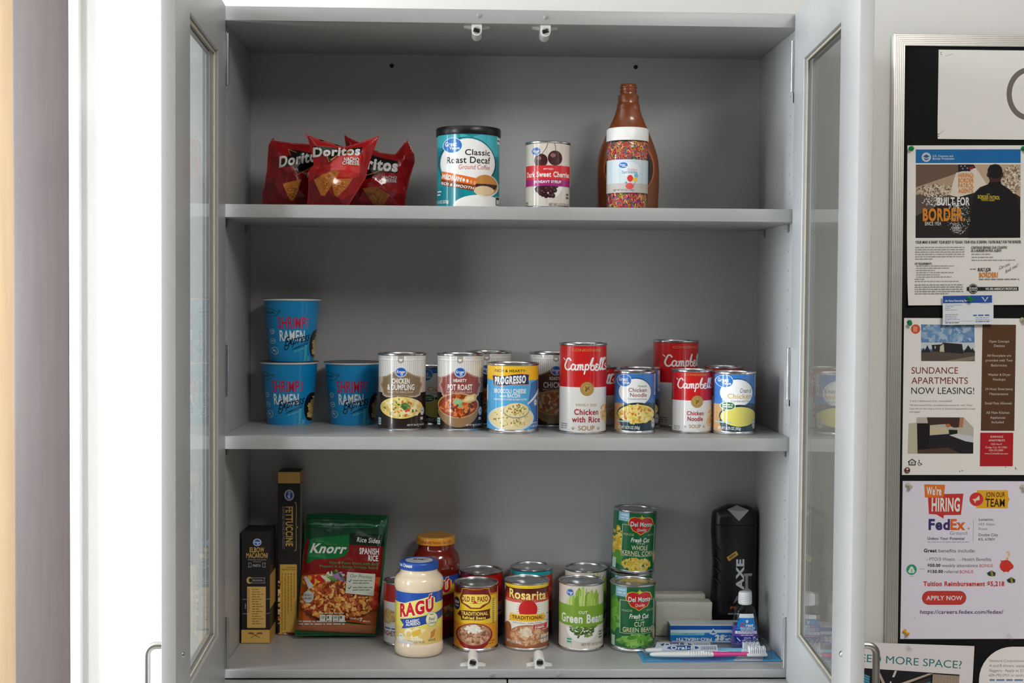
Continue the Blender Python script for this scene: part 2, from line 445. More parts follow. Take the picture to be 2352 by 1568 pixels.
SOUPY = [(240, 214, 130), (232, 200, 110), (246, 226, 160), (222, 186, 96), (250, 236, 190)]
def kroger_soup(l1, l2, tan, medal, kind):
    def art(a):
        around(a, 905, 1062, tan); around(a, 1060, 1425, (40, 28, 24))
        for x in range(1300, 1786, 19): a.rect(x, 745, x + 6, 905, (196, 190, 186)); a.k -= UP
        a.up()
        a.rect(1290, 738, 1790, 742, (180, 172, 166)); a.rect(1290, 690, 1790, 693, (200, 192, 186))
        a.text('READY TO SERVE SOUP', 1312, 1490, 704, 718, (160, 150, 142)).text('READY TO SERVE SOUP', 1598, 1768, 704, 718, (160, 150, 142))
        a.poly([(1507, 668), (1570, 668), (1570, 752), (1538, 768), (1507, 752)], (168, 158, 148)).ell(1538, 722, 20, 22, WHT, 180, 360)
        m = [(1345, 903), (1392, 890), (1440, 866), (1490, 838), (1540, 822), (1590, 838), (1640, 866), (1690, 890), (1736, 903), (1740, 950), (1758, 985), (1740, 1020), (1728, 1080), (1690, 1098), (1390, 1098), (1356, 1080), (1342, 1020), (1324, 985), (1342, 950)]
        a.poly([(1540 + (x - 1540) * 1.03, 975 + (y - 975) * 1.05) for x, y in m], (226, 216, 204)).poly(m, medal)
        a.line([(1540 + (x - 1540) * .955, 975 + (y - 975) * .94) for x, y in m], 3, (214, 200, 184), True)
        logo_round(a, 1540, 852, 62, 52)
        if l1: a.text(l1, 1470, 1610, 920, 950, WHT, .03) if kind != 'dump' else a.text(l1, 1446, 1628, 918, 966, WHT, .03)
        w = 140 if kind == 'dump' else 132
        a.text(l2, 1540 - w, 1540 + w - 4, 976, 1030, WHT, .022).text('READY TO SERVE SOUP', 1402, 1665, 1044, 1060, (226, 212, 196))
        if kind == 'dump':
            a.ell(1540, 1212, 226, 120, (30, 20, 18)).ell(1540, 1208, 218, 110, (240, 210, 122))
            a.chunks(1540, 1208, 205, 100, SOUPY, 130, 22, 3, 1.6).chunks(1540, 1208, 195, 92, [(214, 110, 60), (232, 150, 80), (92, 120, 50), (120, 140, 60)], 22, 13, 4, 1.7)
            a.chunks(1590, 1195, 45, 26, [(86, 128, 62), (70, 110, 50), (104, 146, 80)], 16, 18, 5, 1.4).chunks(1610, 1240, 20, 8, [(222, 88, 50)], 4, 18, 6)
        else:
            bowl = (150, 118, 82); red = kind == 'roast'
            a.ell(1520, 1230, 215, 175, bowl, 180, 360).ell(1520, 1185, 218, 128, (196, 160, 110)).ell(1520, 1187, 206, 116, (150, 62, 30) if red else (176, 120, 70))
            pal = [(196, 84, 34), (150, 52, 26), (222, 128, 60), (96, 40, 24), (176, 70, 30), (216, 150, 90)] if red else [(214, 180, 130), (196, 120, 60), (226, 200, 160), (160, 92, 50), (204, 100, 50)]
            a.chunks(1520, 1190, 196, 106, pal, 150, 21, 8, 1.8)
            if red:
                a.poly([(1555, 1150), (1600, 1090), (1690, 1068), (1720, 1090), (1700, 1140), (1640, 1160)], (220, 180, 110)).poly([(1575, 1146), (1610, 1100), (1680, 1082), (1690, 1130)], (240, 216, 160))
                a.poly([(1465, 1150), (1500, 1118), (1550, 1120), (1575, 1150), (1530, 1175), (1490, 1165)], (150, 190, 140)).poly([(1520, 1175), (1565, 1150), (1560, 1195), (1525, 1205)], (130, 175, 120))
        seal(a, 1752, 1246, 19, 44)
        a.words(1735, 1765, 1315, 12, WHT, 3).words(1735, 1765, 1330, 12, WHT, 4)
        a.text('NET WT 18.6 OZ (1 LB 2.6 OZ)', 1606, 1768, 1374, 1390, WHT, .01)
        a.rect(1300, 1318, 1332, 1388, (190, 220, 216)).words(1303, 1330, 1345, 12, (60, 120, 110), 3).words(1303, 1330, 1368, 12, (60, 120, 110), 5)
    return art
KF = (1540, 246, 668, 1446)
def campbells(fam, l1, l2, easy=False):
    def art(a):                       # drawn on the family-size can: red 135-585, white below
        c = 352
        yr = 585 if fam else 581
        around(a, 100, yr, (212, 28, 30))
        cy0, cy1 = (187, 213) if fam else (184, 212)
        a.text('CONDENSED', c - 137, c + 178, cy0, cy1, (196, 148, 84), .005)
        # script lettering, drawn as strokes
        def S(pts, w): a.curve([(c - 227 + x * 4.75, (438 if fam else 438) - y * (1.62 if fam else 1.95)) for x, y in pts], w, (250, 248, 246), 6)
        w = 15
        S([(2, 94), (3, 90), (5, 82)], 9)
        S([(17, 80), (14, 92), (10, 90), (6, 60), (5, 40), (8, 22), (12, 20), (16, 30)], w)
        S([(26, 50), (22, 56), (18, 44), (18, 26), (21, 20), (25, 30), (27, 52), (26, 28), (28, 20), (31, 26)], w)
        S([(31, 52), (33, 48), (32, 20)], w); S([(32, 36), (36, 54), (38, 46), (37, 20)], w); S([(37, 36), (41, 54), (43, 46), (42, 24), (45, 22)], w)
        S([(49, 56), (48, 20), (46, -6)], w); S([(48, 40), (53, 56), (56, 42), (54, 24), (48, 26)], w)
        S([(59, 50), (64, 90), (66, 96), (65, 84), (61, 40), (62, 22), (67, 22), (69, 36), (67, 50), (63, 46)], w)
        S([(78, 52), (74, 58), (72, 48), (75, 40), (71, 32), (72, 20), (77, 20), (80, 34)], w)
        S([(80, 34), (86, 84), (87, 96), (84, 88), (82, 44), (83, 22), (86, 28)], w); S([(86, 30), (92, 86), (93, 98), (90, 88), (88, 44), (89, 22), (92, 28)], w)
        S([(95, 100), (97, 96), (95, 86)], 8); S([(97, 62), (94, 50), (98, 36), (96, 24), (92, 24)], 10)
        my = yr + 15
        mr = 74 if fam else 77; ry = mr if fam else 92
        a.ell(c + 24, my, mr, ry, (168, 128, 66)).ell(c + 24, my, mr * .9, ry * .9, (196, 158, 92)).ring(c + 24, my, mr * .68, ry * .68, 4, (140, 104, 50))
        a.poly([(c, my + ry * .3), (c + 10, my - ry * .1), (c - 5, my - ry * .5), (c + 25, my - ry * .15), (c + 55, my - ry * .45), (c + 45, my), (c + 60, my + ry * .2), (c + 30, my + ry * .1), (c + 15, my + ry * .5)], (140, 104, 48))
        red = (178, 32, 42); gold = (176, 136, 80)
        if fam:
            a.text('FAMILY SIZE', c - 90, c + 130, 757, 782, (180, 150, 110)).text(l1, c - 109, c + 150, 814, 870, red, .025).text(l2, c - 132, c + 168, 892, 948, red, .025).text('SOUP', c - 67, c + 108, 986, 1032, gold, .01)
            oy, xs = 1010, (c - 120, c + 150)
        else:
            a.text(l1, c - 102, c + 109, 741, 798, red, .025).text(l2, c - 92, c + 99, 822, 883, red, .025).text('SOUP', c - 74, c + 73, 940, 988, gold, .01)
            oy, xs = 965, (c - 120, c + 112)
        for x in xs:
            for d in (-70, -35, 0, 35, 70):
                t = math.radians(d); a.line([(x, oy + 18), (x + 20 * math.sin(t), oy + 10 - 26 * math.cos(t))], 3, gold)
        for i in range(3): a.words(c - 236, c - 176, 972 + i * 22, 12, (140, 140, 142), i + 2)
        # picture at the right edge
        x0 = c + 175
        a.chunks(c + 232, 850 if fam else 830, 42, 90 if fam else 120, [(238, 214, 160), (226, 190, 130), (246, 230, 190), (214, 170, 110)], 34, 30, 5, 1.3)
        if fam: a.poly([(c + 225, 800), (c + 250, 735), (c + 262, 800), (c + 245, 850)], (226, 140, 60))
        else: a.ring(c + 200, 900, 42, 60, 14, (232, 200, 140)).ring(c + 200, 900, 18, 28, 9, (206, 160, 100))
        a.rect(c - 420, 700, c - 330, 1020, (232, 230, 226))
    return art
def greatvalue(kind):
    def art(a):                       # drawing frame: cx 898, hw 215, 430..1075
        around(a, 760, 1042, (222, 178, 132))
        a.rect(690, 760, 1106, 1042, (206, 160, 112)); a.poly([(760, 770), (1000, 745), (1113, 770), (1113, 1042), (745, 1042), (720, 940)], (40, 66, 78))
        dx = 0 if kind == 'noodle' else 10
        a.ell(878 + dx, 640, 176, 146, (30, 44, 60)).ell(872 + dx, 646, 178, 146, (56, 122, 200)).ell(880 + dx, 642, 168, 138, (247, 247, 247))
        logo_gv(a, 765, 524, 66 if kind == 'noodle' else 76, 62)
        if kind == 'noodle':
            a.text('Homestyle', 902, 996, 568, 590, (60, 120, 70), .01, .25).text('Chicken', 806, 1000, 600, 640, (150, 72, 62), .012).text('Noodle', 822, 1000, 651, 690, (150, 72, 62), .012)
            a.text('Condensed Soup', 800, 1000, 702, 720, (110, 130, 130), .004)
            a.ell(900, 862, 200, 114, (30, 52, 64)).ell(900, 866, 193, 97, (240, 220, 110))
            a.chunks(900, 866, 184, 90, [(250, 232, 140), (240, 214, 100), (252, 240, 170), (232, 200, 90)], 190, 17, 11, 2.4).chunks(900, 866, 178, 84, [(232, 140, 60), (222, 120, 50), (214, 150, 90)], 26, 13, 12, 1.5)
        else:
            a.text('Cream of', 912, 1040, 596, 640, (60, 70, 70), .006, .2).text('Chicken', 790, 1040, 652, 700, (226, 178, 76), .014).text('Condensed Soup', 822, 1040, 714, 736, (120, 140, 130), .004)
            a.ell(917, 880, 200, 118, (30, 52, 64)).ell(917, 886, 190, 101, (230, 218, 112)).ell(917, 886, 176, 90, (226, 214, 106))
            a.ell(796, 776, 74, 44, (235, 240, 232)).ell(796, 776, 67, 38, (70, 120, 74)).words(750, 842, 766, 14, WHT, 2).words(755, 838, 788, 14, WHT, 3)
        a.rect(690, 938, 830, 952, (170, 200, 205)); a.text('NET WT 10.75 OZ (305g)', 710, 925, 992, 1020, WHT, .02, .15); seal(a, 1078, 965, 24, 50)
        a.rect(1086, 456, 1109, 676, (236, 238, 240))
        for i in range(14): a.rect(1089, 462 + i * 15, 1106, 462 + i * 15 + (4 + (i * 7) % 6), (70, 74, 90)); a.k -= UP
        a.up()
        a.rect(560, 470, 640, 700, (236, 238, 240))
    return art
def delmonte(l1, l2, kind):
    def art(a):                       # frame: cx 690, hw 187, 770..1325
        G = (16, 104, 58)
        if kind == 'beans':
            a.chunks(528, 1000, 26, 150, [(104, 168, 60), (84, 148, 52), (130, 190, 80)], 60, 22, 3, 3)
        else:
            a.chunks(535, 1060, 40, 150, [(240, 206, 70), (226, 180, 50), (248, 222, 110)], 90, 16, 3, 1.2).chunks(540, 1200, 30, 60, [(96, 160, 60)], 14, 22, 4, 2)
        a.line([(566, 896), (850, 896), (850, 1166), (566, 1166)], 4, (206, 222, 196), True)
        a.rect(568, 898, 848, 1164, G)
        a.rect(533, 776, 617, 866, (150, 208, 238)).words(545, 606, 815, 16, (220, 240, 250), 2).words(545, 606, 840, 16, (220, 240, 250), 3)
        h = [(720, 975), (690, 955), (655, 942), (632, 905), (612, 880), (628, 838), (664, 826), (700, 832), (720, 846), (742, 832), (776, 826), (812, 838), (830, 880), (810, 905), (788, 942), (752, 955)]
        a.poly([(720 + (x - 720) * 1.06, 893 + (y - 893) * 1.07) for x, y in h], (236, 206, 60)).poly(h, (206, 30, 36))
        a.poly([(720, 838), (700, 822), (716, 820), (722, 802), (732, 820), (748, 822), (728, 838)], (236, 206, 60))
        a.text('Del Monte', 632, 822, 868, 908, (30, 20, 20), .035).text('Del Monte', 630, 818, 866, 905, WHT, .025).text('Quality', 684, 768, 922, 944, WHT, .005, .25)
        a.text('MADE', 578, 664, 970, 988, (186, 206, 150)).text('WITH', 782, 846, 970, 988, (186, 206, 150))
        a.text('Fresh Cut', 638, 800, 1006, 1042, WHT, .03, .3).words(690, 765, 1056, 9, (200, 220, 180), 4)
        cr = (236, 234, 188)
        if kind == 'beans':
            a.chunks(700, 1232, 150, 52, [(110, 176, 62), (140, 200, 86), (88, 152, 50), (164, 212, 110), (120, 186, 70)], 70, 17, 5, 2.6)
        else:
            a.chunks(700, 1240, 130, 62, [(244, 214, 90), (250, 226, 120), (232, 190, 60), (238, 204, 80)], 190, 13, 5, 1.15)
        if kind == 'beans': a.text(l1, 680, 768, 1070, 1108, cr, .012).text(l2, 588, 842, 1118, 1155, cr, .012)
        else: a.text(l1, 648, 790, 1072, 1112, cr, .012).text(l2, 574, 842, 1122, 1160, cr, .012)
        a.ell(856, 1176, 14, 50, (220, 190, 130)).ring(856, 1176, 11, 40, 3, (150, 110, 60))
        a.rect(508, 1200, 530, 1290, (200, 226, 206)); a.rect(430, 800, 500, 1250, (225, 230, 220))
        a.text('NET WT 14.5 OZ', 735, 850, 1288, 1300, WHT)
    return art
def plank_label(a, y0, y1, n=8, col=(188, 176, 164)):
    for i in range(n):
        u = -PI * a.R + 2 * PI * a.R * (i + .35) / n; a.uv([(u, a.fy(y1)), (u + .0005, a.fy(y1)), (u + .0005, a.fy(y0)), (u, a.fy(y0))], col)

# ------------------------------------------------------------------ the room
def struct(mb, name, mat, **k):
    o = mb.build(name, mat, smooth=k.pop('smooth', False)); o['kind'] = 'structure'; return o
def room():
    b = MB(); b.box(-0.777, 2.8, WALL, WALL + 0.1, 0, 2.75)
    b.box(-1.86, -0.777, WALL, WALL + 0.1, 2.26, 2.75); b.box(-3.82, -1.86, WALL, WALL + 0.1, 0, 2.75)
    struct(b, 'wall_back', M['wall'])
    struct(MB().box(-3.82, -3.72, -4.2, WALL, 0, 2.75), 'wall_left', M['wall'])
    struct(MB().box(-3.82, 2.8, -4.2, WALL + 0.1, -0.1, 0), 'floor', M['floor'])
    struct(MB().box(-3.82, 2.8, -4.2, WALL + 0.1, 2.75, 2.85), 'ceiling', M['ceil'])
    struct(MB().box(-0.795, -0.775, WALL - 0.014, WALL + 0.02, 0, 2.30, 0.005), 'trim_1', M['white'], smooth=True)
    d = struct(MB().box(-1.78, -0.893, WALL + 0.012, WALL + 0.055, 0.01, 2.19, 0.002), 'door_1', M['tan'], smooth=True)
    f = MB().box(-0.895, -0.795, WALL - 0.012, WALL + 0.07, 0, 2.29, 0.004).box(-1.86, -1.78, WALL - 0.012, WALL + 0.07, 0, 2.29, 0.004).box(-1.78, -0.895, WALL - 0.012, WALL + 0.07, 2.19, 2.29, 0.004)
    f.build('door_frame', M['brown'], d)
    MB().lathe([(0, 0), (0.026, 0), (0.027, 0.006), (0.011, 0.012), (0.011, 0.04), (0.02, 0.045), (0.026, 0.056), (0.022, 0.068), (0, 0.07)], 32, axis='-Y', off=(-1.70, WALL + 0.012, 1.0)).build('door_knob', M['nickel'], d)
    for i, y in enumerate((-0.64, -2.75)):
        w = MB(); x0, x1 = -3.73, -3.65
        for q in ((-0.40, -0.35), (0.35, 0.40)): w.box(x0, x1, y + q[0], y + q[1], 0.93, 2.57, 0.004)
        for q in ((0.93, 0.99), (2.51, 2.57)): w.box(x0, x1, y - 0.40, y + 0.40, q[0], q[1], 0.004)
        struct(w, 'window_%d' % (i + 1), M['white'], smooth=True)
room()

# ------------------------------------------------------------------ the cabinet
def ring_prism(b, y0, y1, o, i, mat=0):
    """a flat frame between outer rectangle o and inner rectangle i (x0,x1,z0,z1)"""
    b.box(o[0], i[0], y0, y1, o[2], o[3], 0.0012, mat); b.box(i[1], o[1], y0, y1, o[2], o[3], 0.0012, mat)
    b.box(i[0], i[1], y0, y1, o[2], i[2], 0.0012, mat); b.box(i[0], i[1], y0, y1, i[3], o[3], 0.0012, mat)
def door_mesh(o, g, yin, th, lip):
    """one-piece rebated door frame: outer rectangle o, glass opening g on the inner face, a lip on the outer face"""
    def L(r, d, y): return [(r[0] + d, y, r[2] + d), (r[1] - d, y, r[2] + d), (r[1] - d, y, r[3] - d), (r[0] + d, y, r[3] - d)]
    e = 0.0011
    loops = [L(o, 0, e), L(o, e * .3, e * .3), L(o, e, 0), L(g, -e * .7, 0), L(g, 0, e * .7), L(g, 0, yin), L(g, lip, yin), L(g, lip, th - e), L(g, lip - e, th), L(o, e, th), L(o, e * .3, th - e * .3), L(o, 0, th - e)]
    vs = [p for l in loops for p in l]; n = len(loops); fs = []
    for i in range(n):
        j = (i + 1) % n
        for k in range(4): q = (k + 1) % 4; fs.append((i * 4 + k, j * 4 + k, j * 4 + q, i * 4 + q))
    return MB().add(vs, fs)
def hinge_mesh(side):
    """wrap hinge: leaf on the door, arm and plate on the cabinet side; door-local axes"""
    b = MB()
    b.box(0.004, 0.0075, 0.0, 0.0022, -0.043, 0.043, 0.001)
    b.tube([(0.0062, 0.0035, -0.041), (0.0062, 0.0035, 0.041)], 0.0024, 10)
    for z in (-0.026, 0.02): b.lathe([(0, 0.0035), (0.0022, 0.003), (0.0034, 0.0012), (0.0036, 0)], 14, axis='-Y', off=(0.012, 0.0, z))
    return b
def handle_mesh(y):
    pts = [(0, y), (0.018, y)]
    b = MB(); r = 0.0048; H = 0.128; q = 0.012; P = [(0.0, 0, 0.0)]
    prot = 0.0275
    P += [(prot - q, 0, 0.0)]
    for k in range(1, 7): a = PI / 2 * k / 6; P.append((prot - q + q * math.sin(a), 0, -q + q * math.cos(a)))
    for k in range(0, 7): a = PI / 2 * k / 6; P.append((prot - q + q * math.cos(a), 0, -H + q - q * math.sin(a)))
    P.append((0.0, 0, -H))
    b.tube(P, r, 14)
    for z in (0, -H): b.lathe([(0.0, 0.0), (0.0068, 0.0), (0.0068, 0.003), (0.0048, 0.003)], 20, axis='X', off=(0, 0, z))
    return b
def cabinet():
    t = thing('storage_cabinet', 'tall gray cabinet standing open with two glass doors', 'cabinet', (0, 0, 0))
    Z = Z0
    ow = 0.495
    for x0, x1 in ((-ow, -HW), (HW, ow)):
        b = MB().box(x0, x1, 0, D + 0.012, 0.1, TOPZ + 0.0226, 0.001)
        sx = -1 if x0 < 0 else 1
        for y in (0.045, 0.225):
            for k in range(29):
                b.lathe([(0, -sx * 0.0003), (0.0016, -sx * 0.0003), (0.0019, 0.0)], 10, mat=1, axis='X', off=(sx * HW, y, Z + 0.08 + k * 0.032))
        b.build('side_panel', [M['cab'], M['holes']], t)
    MB().box(-HW, HW, 0, D + 0.012, TOPZ, TOPZ + 0.0226, 0.0012).build('top_panel', M['cab'], t)
    MB().box(-HW, HW, 0, D + 0.012, Z - 0.0145, Z, 0.002, seg=3).build('bottom_panel', M['cab'], t)
    bk = MB().box(-HW, HW, D, D + 0.012, 0.1, TOPZ).build('back_panel', M['cab'], t)
    for x, z in ((-0.2100, 1.0284), (0.2352, 1.0316)):
        MB().lathe([(0.0005, 0.0004), (0.0026, 0.0004), (0.0036, 0.0012), (0.0038, 0.0)], 20, axis='-Y', off=(x, D, Z + z)).build('screw', M['blk'], t)
    MB().box(-ow, ow, 0.03, D, 0.0, 0.1).build('plinth', M['cab'], t)
    for x0, x1 in ((-ow + 0.002, -0.0008), (0.0018, ow - 0.002)):
        d = MB().box(x0, x1, -0.0195, -0.0008, 0.105, Z - 0.0156, 0.0012).build('lower_door', M['cab'], t)
        xx = -0.05 if x0 < 0 else 0.05
        h = handle_mesh(0); h.xf(Matrix.Translation((xx, -0.0195, Z - 0.09)) @ Matrix.Rotation(-PI / 2, 4, 'Z')); h.build('handle', M['nickel'], d)
    # shelf pin holes and clear pins
    for sx in (-1, 1):
        for y in (0.045, 0.225):
            for zt in (S1, S2):
                p = MB(); zz = zt - 0.0213; x = sx * HW; q = -sx
                p.box(min(x, x + q * 0.011), max(x, x + q * 0.011), y - 0.007, y + 0.007, zz - 0.0022, zz - 0.0003, 0.0004)
                p.box(min(x, x + q * 0.0025), max(x, x + q * 0.0025), y - 0.006, y + 0.006, zz - 0.014, zz - 0.001, 0.0006)
                p.box(min(x, x + q * 0.008), max(x, x + q * 0.008), y - 0.0012, y + 0.0012, zz - 0.009, zz - 0.001, 0.0004)
                p.build('shelf_pin', M['clear'], t)
    # rubber bumpers on the rails
    for x, z in ((-0.0529, 1.0607), (0.0545, 1.0594), (-0.0238, -0.0086), (0.0846, -0.0087)):
        MB().lathe([(0, 0.0022), (0.002, 0.002), (0.0036, 0.0012), (0.004, 0)], 20, axis='-Y', off=(x, 0, Z + z)).build('door_bumper', M['clear2'], t)
    # magnetic catches: two below the top panel, two on the bottom panel
    for x, z, s, tw in ((-0.0562, TOPZ, -1, .25), (0.0550, TOPZ, -1, -.3), (-0.0559, Z0, 1, .25), (0.0540, Z0, 1, .0)):
        b = MB(); yc = 0.024
        for q in (-1, 1):
            b.loft([[(q * 0.007, yc - 0.006, 0), (q * 0.007, yc + 0.006, 0), (q * 0.007, yc + 0.006, s * 0.0048), (q * 0.007, yc - 0.006, s * 0.0048)],
                    [(q * 0.021, yc - 0.0045, 0), (q * 0.021, yc + 0.0045, 0), (q * 0.021, yc + 0.0045, s * 0.0022), (q * 0.021, yc - 0.0045, s * 0.0022)]])
        sect = lambda y: [(0.0082 * math.cos(a), y, s * (0.0105 + 0.0082 * math.sin(a))) for a in [PI * k / 14 for k in range(15)]] + [(-0.0082, y, 0), (0.0082, y, 0)]
        b.loft([sect(0.004), sect(0.05)])
        o = b.build('magnetic_catch', M['plwhite'], t); o.location = (x, 0, z)
        m = MB().lathe([(0, 0.0012), (0.0058, 0.0012), (0.0062, 0.0)], 28, axis='-Y'); m.xf(Matrix.Translation((0, 0.004, s * 0.0105)))
        m.build('strike_disc', M['nickel'], o)
        g = MB().box(-0.0048, 0.0048, 0.0015, 0.0035, -0.0030, 0.0030, 0.0004); g.xf(Matrix.Translation((0, 0, s * 0.0105)) @ Matrix.Rotation(tw, 4, 'Y')); g.build('magnet', M['magnet'], o)
    # glass doors: local x = along the door away from the hinge, local y = away from the cabinet inside (0 = inner face)
    for side in (-1, 1):
        # inner face passes (side*.4575, 0) and the free edge at y=-.461
        if side < 0: hx, fxx = -0.4575, -0.4333
        else: hx, fxx = 0.4585, 0.4299
        L = math.hypot(fxx - hx, 0.461); ux, uy = (fxx - hx) / L, -0.461 / L
        nx, ny = (uy, -ux) if side < 0 else (-uy, ux)     # outward normal
        if nx * side < 0: nx, ny = -nx, -ny
        mw = Matrix(((ux, nx, 0, hx), (uy, ny, 0, 0), (0, 0, 1, Z), (0, 0, 0, 1)))
        o4 = (0.006, L, -0.0155, 1.0705); g0, g1 = (0.0865, 0.3505); z0, z1 = 0.0775, 0.983
        b = door_mesh(o4, (g0, g1, z0, z1), 0.011, 0.0185, 0.006)
        b.xf(mw); d = b.build('door', M['cab'], t)
        b = MB().box(g0 + 0.0005, g1 - 0.0005, 0.0072, 0.0105, z0 + 0.0005, z1 - 0.0005); b.xf(mw); b.build('glass_pane', M['glass'], d, smooth=False)
        b = MB(); ring_prism(b, 0.0045, 0.0071, (g0 + 0.0003, g1 - 0.0003, z0 + 0.0003, z1 - 0.0003), (g0 + 0.004, g1 - 0.004, z0 + 0.004, z1 - 0.004)); b.xf(mw); b.build('glazing_bead', M['gasket'], d)
        h = handle_mesh(0); h.xf(mw @ Matrix.Translation((0.411, 0.0185, 0.1495)) @ Matrix.Rotation(PI / 2, 4, 'Z')); h.build('handle', M['nickel'], d)
        sc = MB().lathe([(0, 0.003), (0.0022, 0.0026), (0.0038, 0.001), (0.0042, 0)], 20, axis='-Y', off=(0.411, 0, 0.137)); sc.xf(mw); sc.build('screw', M['chrome'], d)
        for z in (0.985, 0.487, 0.045):
            h = hinge_mesh(side); h.xf(Matrix.Translation((0, 0, 0))); 
            h.xf(mw @ Matrix.Translation((0, 0, z)) @ Matrix.Diagonal((1, -1, 1, 1)))
            x = side * HW; q = -side
            h.box(min(x, x + q * 0.002), max(x, x + q * 0.002), 0.003, 0.022, Z + z - 0.055, Z + z + 0.03, 0.0008)
            h.tube([(x + q * 0.004, 0.006, Z + z - 0.03), (x + q * 0.004, 0.006, Z + z + 0.028)], 0.003, 10)
            for zz in (-0.022, 0.014): h.lathe([(0, 0.0035), (0.0024, 0.003), (0.0036, 0.0012), (0.0038, 0)], 14, axis='X', off=(x + q * 0.002, 0.014, Z + z + zz), sx=1)
            h.build('hinge', M['chrome'], d)
    for zt, lab in ((S1, 'upper gray shelf board carrying the coffee canister and red chip bags'), (S2, 'middle gray shelf board carrying the soup cans and noodle cups')):
        o = MB().box(-HW + 0.0008, HW - 0.0008, 0.0, D - 0.001, zt - 0.0211, zt, 0.0012).build('shelf_board', M['cab']); tag(o, lab, 'shelf', 'adjustable shelves of the cabinet')
M['holes'] = pmat('pin_hole', (120, 116, 106), 0.6, nscale=60, var=0.05)
M['clear2'] = pmat('clear_rubber_bumper', (196, 196, 196), 0.25, nscale=60, var=0.02, trans=0.4)
cabinet()

# ------------------------------------------------------------------ upper shelf
def bag(name, label, X, Y, Z, outline, k, cx, T, seed, base, art, lean=0.0, group=None, mat='film'):
    """film bag: outline in drawing coordinates, k metres per drawing unit, swelling T metres from the middle plane"""
    bot = max(y for x, y in outline)
    fx = lambda x: (x - cx) * k
    fy = lambda y: (bot - y) * k
    O = [(fx(x), fy(y)) for x, y in outline]; n = len(O)
    def dep(u, v):
        d = 9
        for i in range(n):
            ax, ay = O[i]; bx, by = O[(i + 1) % n]; dx, dy = bx - ax, by - ay
            t = max(0, min(1, ((u - ax) * dx + (v - ay) * dy) / (dx * dx + dy * dy + 1e-12)))
            d = min(d, math.hypot(u - ax - t * dx, v - ay - t * dy))
        w = T * 0.75
        e = T * (1 - math.exp(-(d / w) ** 1.25))
        p = Vector((u * 42 + seed * 3.1, v * 42, seed * 1.7)); q = Vector((u * 16 + v * 9, v * 14 - u * 6, seed * 2.3))
        c = abs(noise.noise(p)); g = noise.noise(q)
        r = noise.noise(Vector((u * 20 + v * 45 + seed, v * 8 - u * 20, seed * .7)))
        return e + min(1, d / 0.012) * T * (0.16 * g - 0.16 * c + 0.12 * r) + 0.0016 * noise.noise(Vector((u * 60, seed, v * 15)))
    cl, sl = math.cos(lean), math.sin(lean)
    def place(sgn):
        def f(u, v, kk):
            h = 0.0008; y = dep(u, v); gx = (dep(u + h, v) - y) / h; gz = (dep(u, v + h) - y) / h
            yy = -sgn * (y + kk * 12 + 0.0002)
            nx, ny, nz = -gx, -1.0, -gz
            if sgn < 0: ny = 1.0
            return (u, yy * cl + v * sl, v * cl - yy * sl), (nx, ny * cl + nz * sl, nz * cl - ny * sl)
        return f
    a = Art(fx, fy, place(1), 0.0028, 0.0028); a.uv(O, base); a.fold = dep
    art(a)
    bk = Art(lambda x: x, lambda y: y, place(-1), 0.004, 0.004); k0 = len(a.mb.f); bk.mb = a.mb; bk.uv(O, base)
    o = a.build(name, M[mat]); o.location = (X, Y, Z)
    return o
CHIP = [(206, 120, 40), (190, 96, 30), (226, 150, 60), (170, 80, 26), (236, 176, 84)]
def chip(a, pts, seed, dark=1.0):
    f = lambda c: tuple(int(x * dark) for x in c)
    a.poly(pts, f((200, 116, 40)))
    cx = sum(p[0] for p in pts) / len(pts); cy = sum(p[1] for p in pts) / len(pts); r = random.Random(seed)
    for _ in range(170):
        w = [-math.log(1e-6 + r.random()) for _ in pts]; s = sum(w); x = sum(p[0] * q for p, q in zip(pts, w)) / s; y = sum(p[1] * q for p, q in zip(pts, w)) / s
        z = r.uniform(4, 11); a.uv([a.P(x - z, y), a.P(x, y - z * .7), a.P(x + z, y + 2), a.P(x, y + z * .6)], f(r.choice(CHIP)), UP * .1)
    a.up()
RED = (150, 14, 18)
